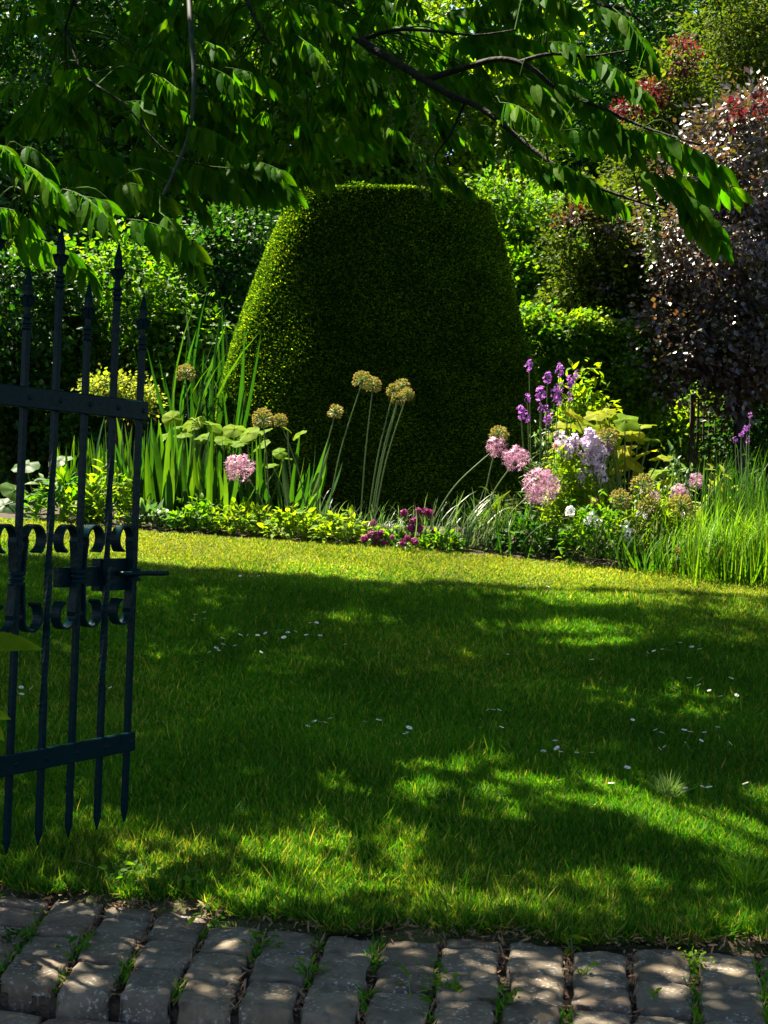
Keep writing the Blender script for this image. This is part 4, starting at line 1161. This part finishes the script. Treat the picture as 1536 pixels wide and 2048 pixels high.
mound('leafy_perennial', 'leafy green perennial low behind the middle gate bars', 'plant', 130, 9.1, 950, 70, 'mid', 420, 0.09, 0.4)
mound('leafy_perennial', 'grey white leaved low plant beside the gate at the lawn edge', 'plant', 308, 8.95, 1008, 42, 'bluegrass', 90, 0.10, 0.4)
mound('leafy_perennial', 'yellow green perennial seen between the last two gate bars', 'plant', 215, 9.0, 930, 55, 'lime', 330, 0.08, 0.35)
mound('leafy_perennial', 'rounded leafy bushlet at the lawn edge below the iris fan', 'plant', 395, 8.9, 1000, 52, 'mid', 420, 0.065, 0.42)
mound('leafy_perennial', 'small leaved lime plant under the single pink allium', 'plant', 490, 8.85, 1010, 58, 'lime', 520, 0.055, 0.5)
mound('leafy_perennial', 'sunlit lime groundcover plant left of the golden seed head stems', 'plant', 590, 8.75, 1020, 62, 'lime', 560, 0.055, 0.5)
mound('leafy_perennial', 'sunlit lime groundcover plant below the golden seed head stems', 'plant', 680, 8.65, 1028, 55, 'lime', 480, 0.055, 0.5)
mound('leafy_perennial', 'low green plant at the lawn edge between the magenta flowers', 'plant', 780, 8.6, 1055, 45, 'mid', 340, 0.055, 0.45)
mound('leafy_perennial', 'low green plant at the lawn edge right of the magenta flowers', 'plant', 885, 8.5, 1062, 50, 'mid', 380, 0.05, 0.45)
mound('leafy_perennial', 'dark leafy plant beneath the largest pink allium', 'plant', 1060, 8.55, 1030, 75, 'dark', 520, 0.06, 0.4)
mound('leafy_perennial', 'yellowing narrow leaved plant under the row of pink alliums', 'plant', 1000, 8.8, 985, 40, 'olive', 150, 0.12, 0.2)

# magenta scabious
gm = 'magenta button flowers at the front of the bed'
mound('magenta_flower_plant', 'magenta button flowers just over the lawn edge, the lower left group', 'flower', 755, 8.55, 1075, 32, 'mid', 110, 0.05, 0.3, gm, [('magenta', [(729, 1078, 8, 60), (742, 1070, 8, 60), (754, 1072, 9, 60), (747, 1046, 7, 50), (762, 1066, 7, 50), (768, 1087, 8, 60), (748, 1088, 6, 40)], 'bloom')])
mound('magenta_flower_plant', 'magenta button flowers in the upper right group near the arching grass', 'flower', 828, 8.65, 1040, 32, 'mid', 90, 0.05, 0.3, gm, [('magenta', [(808, 1026, 8, 60), (836, 1022, 7, 50), (850, 1022, 8, 60), (862, 1026, 8, 60), (834, 1038, 7, 50), (826, 1042, 7, 50), (823, 1057, 9, 60), (839, 1057, 8, 60), (866, 1063, 6, 40)], 'bloom')])
mound('magenta_flower_plant', 'magenta button flowers low between the two larger magenta groups', 'flower', 810, 8.42, 1085, 22, 'mid', 60, 0.05, 0.3, gm, [('magenta', [(806, 1086, 8, 60), (815, 1077, 7, 50), (829, 1083, 8, 60), (784, 1075, 5, 40)], 'bloom')])

ga = 'arching grey green grasses before the topiary'
gprof = [0.8, 1, 1, 0.95, 0.85, 0.7, 0.45, 0.03]
strap_clump('arching_grass', 'thin pale arching grass below the golden seed head stems', 'grass clump', 700, 8.8, 60, 0.30, 0.0042, 'bluegrass', 0.9, (0.8, 2.2), 0.12, ga, prof=gprof)
strap_clump('arching_grass', 'pale arching grass spilling between the magenta flower groups', 'grass clump', 800, 8.7, 80, 0.32, 0.0045, 'bluegrass', 0.9, (0.8, 2.2), 0.12, ga, prof=gprof)
strap_clump('arching_grass', 'pale arching grass right of the magenta flowers', 'grass clump', 900, 8.6, 70, 0.36, 0.0048, 'bluegrass', 0.8, (0.6, 2.0), 0.10, ga, 0.25, prof=gprof)
strap_clump('arching_grass', 'tall pale arching grass leaning right under the pink alliums', 'grass clump', 955, 8.6, 70, 0.48, 0.0050, 'bluegrass', 0.6, (0.5, 1.8), 0.09, ga, 0.35, prof=gprof)
strap_clump('arching_grass', 'sparse arching grass blades at the foot of the golden seed heads', 'grass clump', 645, 8.95, 26, 0.36, 0.0042, 'bluegrass', 0.7, (0.5, 1.9), 0.06, ga, prof=gprof)
strap_clump('arching_grass', 'dark grass blades drooping below the largest pink allium', 'grass clump', 1050, 8.5, 60, 0.36, 0.005, 'blade', 0.7, (0.6, 1.9), 0.12, ga, prof=gprof)

# right bed
W1 = [(1058, 731, 8, 26), (1120, 739, 9, 30), (1095, 755, 9, 30), (1141, 764, 8, 26), (1143, 770, 7, 20), (1118, 776, 8, 24), (1081, 786, 10, 34), (1109, 787, 9, 30), (1055, 796, 7, 22), (1117, 801, 8, 24), (1041, 822, 8, 28), (1043, 833, 7, 22), (1055, 833, 7, 22), (1094, 822, 7, 22), (1098, 838, 9, 28), (1141, 791, 6, 20), (1153, 748, 7, 14), (1083, 813, 7, 18)]
mound('wallflower', 'tall purple flowered wallflower against the right foot of the topiary', 'flower', 1085, 9.1, 850, 42, 'bluegrass', 420, 0.07, 0.22, None, [('purple', W1, 'bloom')], 24)
W2 = [(1120, 884, 11, 30), (1140, 895, 12, 34), (1150, 880, 9, 26), (1180, 882, 13, 40), (1195, 893, 12, 36), (1170, 900, 13, 40), (1205, 905, 10, 30), (1190, 915, 12, 36), (1200, 935, 10, 30), (1185, 930, 10, 30), (1168, 945, 8, 24), (1160, 960, 8, 24), (1205, 955, 8, 22), (1178, 868, 8, 22), (1132, 908, 8, 20), (1170, 918, 9, 24)]
mound('dames_rocket', 'pale lilac white flowered plant behind the largest pink allium', 'flower', 1165, 8.9, 920, 50, 'lime', 420, 0.065, 0.25, None, [('lilac', W2, 'bloom'), ('purple', [(1218, 894, 8, 30), (1195, 922, 8, 20)], 'bloom')], 24)
W3 = [(1140, 1022, 10, 26), (1185, 1030, 9, 24), (1195, 1045, 9, 24), (1175, 1042, 8, 20), (1250, 1048, 8, 20), (1255, 1064, 9, 24), (1248, 1075, 8, 20), (1260, 1080, 7, 18)]
mound('white_flower_plant', 'dark leaved plant with small white flowers low in the right bed', 'flower', 1190, 8.4, 1000, 75, 'mid', 800, 0.05, 0.35, None, [('white', W3, 'bloom')], 16)
mound('lime_perennial', 'bushy bright lime perennial behind the purple wallflower', 'plant', 1165, 9.4, 760, 74, 'lime', 3000, 0.075, 0.36)
mound('lime_perennial', 'leafy lime stems between the large pink allium and the lilac flowers', 'plant', 1135, 8.8, 900, 55, 'lime', 1100, 0.06, 0.3)
mound('lime_perennial', 'feathery lime mound among the straw seed heads on the right', 'plant', 1310, 8.5, 985, 76, 'lime', 2200, 0.06, 0.2)
mound('lime_perennial', 'yellow green mound left of the tall right grasses', 'plant', 1375, 8.4, 1030, 55, 'lime', 600, 0.06, 0.2)
mound('pale_leaved_plant', 'silvery pale leaved plant under the copper tree', 'plant', 1345, 9.6, 905, 45, 'bluegrass', 300, 0.07, 0.35)
mound('yellow_flower_plant', 'yellow leaved plant behind the right grasses', 'plant', 1440, 9.0, 945, 55, 'yellow', 160, 0.08, 0.35)
mound('verbena_plant', 'dim purple flowers at the dark right edge', 'flower', 1490, 9.2, 900, 35, 'dark', 120, 0.06, 0.25, None, [('purple', [(1494, 855, 7, 22), (1482, 866, 6, 18), (1470, 880, 5, 14), (1494, 876, 5, 14), (1500, 830, 5, 14)], 'bloom')])
mound('orange_flower_plant', 'small orange flowers at the lawn edge beside the tall grass', 'flower', 1352, 8.2, 1120, 16, 'mid', 60, 0.05, 0.3, None, [('orange', [(1356, 1100, 7, 26), (1354, 1110, 6, 22), (1352, 1132, 5, 18)], 'bloom')])
mound('orange_flower_plant', 'single peach flower within the tall right grasses', 'flower', 1440, 8.1, 1125, 12, 'mid', 40, 0.05, 0.3, None, [('orange', [(1440, 1105, 9, 30)], 'bloom')])
mound('red_flower_plant', 'dark red flower between the lilac flowers and the white ones', 'flower', 1188, 8.65, 1020, 14, 'mid', 40, 0.05, 0.3, None, [('magenta', [(1188, 1003, 9, 40)], 'bloom')])
mound('red_flower_plant', 'coral red flower left of the lilac flowers', 'flower', 1113, 8.95, 940, 12, 'mid', 40, 0.05, 0.3, None, [('orange', [(1114, 893, 9, 36)], 'bloom')])
strap_clump('strap_leaf_clump', 'bent strap leaves at the lawn edge below the straw seed heads', 'plant', 1290, 8.2, 40, 0.30, 0.008, 'blade', 0.7, (0.3, 1.4), 0.10, None, -0.1)
gr = 'tall bright grasses at the right end of the bed'
for px, D, h, lab in ((1375, 8.2, 0.34, 'bright green grass clump at the lawn edge beside the orange flowers'), (1425, 8.1, 0.44, 'bright green grass clump second from the orange flowers'), (1480, 8.0, 0.50, 'bright green grass clump third along the right lawn edge'), (1540, 7.95, 0.55, 'bright green grass clump cut off by the right picture edge')):
    strap_clump('tall_grass', lab, 'grass clump', px, D, 230, h, 0.0040, 'brightgrass', 0.5, (0.2, 1.9), 0.15, gr, prof=gprof)
for px, D, h, lab in ((1450, 8.7, 0.62, 'deep green tall grass behind the bright grasses, the left one'), (1520, 8.6, 0.72, 'deep green tall grass behind the bright grasses at the picture edge')):
    strap_clump('tall_grass', lab, 'grass clump', px, D, 170, h, 0.005, 'blade', 0.25, (0.1, 0.9), 0.16, gr, prof=gprof)

# ------------------------------------------------------------------ daisies
DA = [(445, 1285), (470, 1300), (480, 1275), (446, 1296), (418, 1312), (432, 1304), (437, 1310), (522, 1312), (495, 1280), (515, 1276), (530, 1275), (575, 1270), (592, 1271), (567, 1285), (612, 1280), (640, 1278), (690, 1297), (757, 1314), (409, 1232), (390, 1238), (409, 1245), (385, 1250), (480, 1158), (503, 1157), (517, 1155), (620, 1252), (633, 1252), (220, 1385), (42, 1383), (43, 1397), (62, 1387), (615, 1462), (628, 1453), (640, 1455), (650, 1460), (660, 1448), (730, 1452), (757, 1450), (815, 1475), (810, 1481), (818, 1470), (1113, 1508), (1121, 1516), (1153, 1516), (1183, 1518), (1086, 1515), (1110, 1496), (975, 1432), (985, 1430), (998, 1430), (960, 1465), (1003, 1467), (1265, 1450), (1310, 1474), (1323, 1476), (1319, 1507), (1329, 1506), (1370, 1498), (1380, 1478), (1402, 1492), (1408, 1480), (1435, 1468), (1368, 1474), (1460, 1498), (1295, 1312), (1307, 1310), (1325, 1305), (1340, 1306), (1360, 1295), (1383, 1300), (1399, 1308), (1378, 1367), (1350, 1385), (1397, 1382), (1418, 1393), (1440, 1402), (1473, 1402), (1462, 1365), (1254, 1552), (1371, 1590), (1404, 1586), (1417, 1591), (1490, 1583), (1222, 1580), (1015, 1318), (1183, 1327), (928, 1180), (880, 1178), (1095, 1176)]


def build_daisies():
    first = None
    for i, (px, py) in enumerate(DA):
        g = ground(px, py + 8)
        z = 0.031 + 0.012 * rng.random()
        if first is None:
            m = MB(); k = 15
            a = np.linspace(0, 2 * math.pi, k, endpoint=False)
            D = np.stack([np.cos(a), np.sin(a), 0.22 + 0 * a], 1)
            m.add(*strips(np.zeros((k, 3)) + D * 0.003, D, np.tile([0, 0, 1.0], (k, 1)), 0.0105, 0.0022, [0.5, 1, 1, 0.3], 0.2), 0)
            aa = np.linspace(0, math.pi / 2, 4)
            m.add(*tube([(0, 0, 0.001 + 0.003 * math.sin(q)) for q in aa], [0.0042 * math.cos(q) + 0.0002 for q in aa], 8), 1)
            m.add(*tube([(0.004, 0.002, -0.05), (0, 0, 0)], 0.0008, 4, False), 2)
            first = m.build('lawn_daisy', [M['white'], M['daisyeye'], M['stem']], at_=(0, 0, 0)); o = first
        else:
            o = first.copy(); COL.objects.link(o)
        o.location = (g[0], g[1], g[2] + z); s = rng.uniform(0.68, 1.0)
        o.scale = (s, s, s); o.rotation_euler = (rng.normal(0.25, 0.25), rng.normal(0, 0.25), rng.uniform(0, 6.28))
        if py < 1200: w = 'tiny white daisy at the far sunlit end of the lawn'
        elif py > 1540: w = 'white daisy in the sunlit grass near the pale bristly tuft'
        elif px < 260: w = 'white daisy in the shaded grass behind the gate bars'
        elif px > 900 and py < 1420: w = 'small white daisy in the shaded lawn at right, beyond the middle'
        elif px > 900: w = 'white daisy in the dark shade of the lawn at right, nearer half'
        elif py < 1340: w = 'small white daisy in the shaded drift right of the gate latch'
        else: w = 'white daisy in the middle of the shaded lawn right of the lower rail'
        tag(o, w, 'daisy', w.replace('small ', '').replace('tiny ', '').replace('daisy', 'daisies'))


build_daisies()


# ------------------------------------------------------------------ tuft, joint weeds, near shoot
def tuft(name, label, g, n, h, w, mat, lean=0.8, spread=0.02, curl=(0.2, 1.2)):
    P = g + rng.normal(0, spread, (n, 3)) * [1, 1, 0]
    D = nrm(rng.normal(0, lean * 0.6, (n, 3)) * [1, 1, 0] + [0, 0, 1])
    m = MB(); m.add(*strips(P, D, nrm(rng.normal(size=(n, 3)) * [1, 1, 0.2]), h * rng.uniform(0.5, 1.1, n), w, [0.8, 1, 0.8, 0.5, 0.05], rng.uniform(*curl, n)))
    o = m.build(name, [M[mat]], at_=g); tag(o, label, 'grass tuft')


tuft('grass_tuft', 'pale green bristly grass tuft standing in the sunlit lawn at right', ground(1335, 1595), 130, 0.10, 0.0016, 'straw', 1.0, 0.012)
tuft('grass_tuft', 'long loose green grass tuft at the right picture edge near the paving', ground(1500, 1790), 110, 0.17, 0.0028, 'brightgrass', 1.1, 0.03)
tuft('grass_tuft', 'coarse grass tuft in the shaded lawn beside the lower gate rail', ground(350, 1478), 60, 0.075, 0.003, 'brightgrass', 1.0, 0.03)


def weed(label, px, py, n, L, spread, mat='mid', z=-0.03, hgt=0.03):
    t = (CAM[2] - 0.0) / -(at(px, py, 1.0)[2] - CAM[2])
    g = at(px, py, t); g[2] = z
    root = thing('joint_weed', g, label, 'weed', 'weeds at the paving')
    P = g + rng.normal(0, spread, (n, 3)) * [1, 1, 0] + np.array([0, 0, 1]) * rng.uniform(0.01, hgt + 0.025, (n, 1))
    out = nrm((P - g) * [1, 1, 0.3] + rng.normal(0, 0.3, (n, 3)) * [1, 1, 0.5])
    m = MB(); l = L * rng.uniform(0.6, 1.2, n)
    m.add(*strips(P, out, nrm(np.array([0, 0, 1.0]) + rng.normal(0, 0.35, (n, 3))), l, l * 0.26, [0.2, 0.9, 1, 0.7, 0.05], rng.uniform(0.1, 0.9, n), 0.2))
    m.build('leaves', [M[mat]], root)
    m = MB()
    for j in range(min(n, 12)):
        m.add(*tube(smooth_path([g, (g + P[j]) / 2 + [0, 0, 0.01], P[j]], 5), 0.0012, 4, False))
    m.build('stems', [M['stem']], root)


weed('leafy weed in the joint at the top of the fourth lit sett', 520, 1885, 26, 0.022, 0.018, 'mid')
weed('clover like weed between the middle setts at left', 618, 1945, 22, 0.026, 0.016, 'mid')
weed('weed at the lawn edge left of the middle setts', 430, 1835, 30, 0.024, 0.03, 'mid')
weed('broad leaved weed trailing over a sett near the picture middle', 820, 1975, 9, 0.05, 0.03, 'mid')
weed('bushy dark weed in the joint right of the trailing weed', 898, 1978, 26, 0.026, 0.016, 'mid')
weed('tiny weed low in the joint right of the middle', 1020, 2000, 16, 0.022, 0.012, 'mid')
weed('upright pale leaf weed in the joint with a white leaf at right', 1142, 1890, 8, 0.04, 0.008, 'hosta')
weed('yellow green sprout below the white leafed weed', 1165, 1945, 10, 0.022, 0.01, 'lime')
weed('mossy yellow green weed in the joint near the right end', 1390, 1925, 60, 0.014, 0.02, 'lime')
weed('dark weed in the first joint at lower left', 150, 1895, 20, 0.028, 0.02, 'mid')
weed('weed crowding the leftmost setts at the picture edge', 20, 1880, 26, 0.035, 0.03, 'dark')
weed('bushy weed spreading out of the lawn onto the left setts', 235, 1775, 46, 0.03, 0.05, 'mid', 0.01)
weed('small round leaved weed at the lawn edge below the last gate bar', 310, 1785, 40, 0.028, 0.05, 'mid', 0.01)
weed('grassy sprout on the sett near the right corner', 1310, 2000, 9, 0.02, 0.008, 'lime')


def near_shoot():
    g = np.array([-1.12, 2.75, -0.05])
    root = thing('climber_shoot', g, 'yellow green leafy shoot poking in before the gate at the left picture edge', 'plant')
    m = MB(); ms = MB()
    top = at(-80, 1180, 2.9)
    pth = smooth_path([g, (g + top) / 2 + [-0.03, 0, 0], top], 12); ms.add(*tube(pth, np.linspace(0.005, 0.002, len(pth)), 6))
    for (bx, by, ex, ey, s, wd) in ((-60, 1290, 78, 1276, 0.0, 0.22), (-60, 1430, 16, 1424, 0, 0.25), (-60, 1420, 10, 1470, 0, .25), (-70, 1210, -10, 1150, 0, .3), (-80, 1530, -5, 1560, 0, 0.3)):
        a = at(bx, by, 2.9); b = at(ex, ey, 2.85); L = np.linalg.norm(b - a)
        m.add(*strips([a], [b - a], [[0.1, -0.5, 0.8]], L, L * wd, [0.1, 0.55, 0.9, 1, 0.9, 0.75, 0.55, 0.3, 0.02], 0.35, 0.15))
        j = int(np.argmin(np.linalg.norm(pth - a, axis=1))); ms.add(*tube([pth[j], (pth[j] + a) / 2 + [0, 0, 0.01], a], 0.0018, 4, False))
    m.build('leaves', [M['hosta']], root, True); ms.build('stem', [M['stem']], root, True)


near_shoot()

# ------------------------------------------------------------------ light, camera, render
w = bpy.data.worlds.new('World'); sc.world = w; w.use_nodes = True
nt = w.node_tree; bg = nt.nodes['Background']
sky = nt.nodes.new('ShaderNodeTexSky'); sky.sky_type = 'NISHITA'; sky.sun_disc = False
sky.sun_elevation = SUN_EL; sky.sun_rotation = -SUN_AZ
nt.links.new(sky.outputs[0], bg.inputs[0]); bg.inputs[1].default_value = 0.05
sl = bpy.data.lights.new('sun', 'SUN'); sl.energy = 5.0; sl.angle = R(0.5); sl.color = (1.0, 0.90, 0.70)
so = bpy.data.objects.new('sun', sl); COL.objects.link(so)
from mathutils import Vector, Matrix
so.rotation_euler = Vector(SUN).to_track_quat('Z', 'Y').to_euler(); so.location = (-6, 10, 15)

cd = bpy.data.cameras.new('camera'); co = bpy.data.objects.new('camera', cd); COL.objects.link(co)
cd.sensor_fit = 'VERTICAL'; cd.sensor_height = 36; cd.sensor_width = 27; cd.lens = 36 * F / 2048; cd.clip_start = 0.05; cd.clip_end = 500
mat = Matrix(((_r[0], _u[0], -_f[0], CAM[0]), (_r[1], _u[1], -_f[1], CAM[1]), (_r[2], _u[2], -_f[2], CAM[2]), (0, 0, 0, 1)))
co.matrix_world = mat
sc.camera = co
sc.view_settings.view_transform = 'Standard'; sc.view_settings.look = 'None'
sc.view_settings.exposure = 2.9; sc.view_settings.gamma = 1.0
sc.cycles.max_bounces = 6; sc.cycles.diffuse_bounces = 3; sc.cycles.glossy_bounces = 2; sc.cycles.transmission_bounces = 4; sc.cycles.transparent_max_bounces = 4
sc.cycles.use_denoising = True
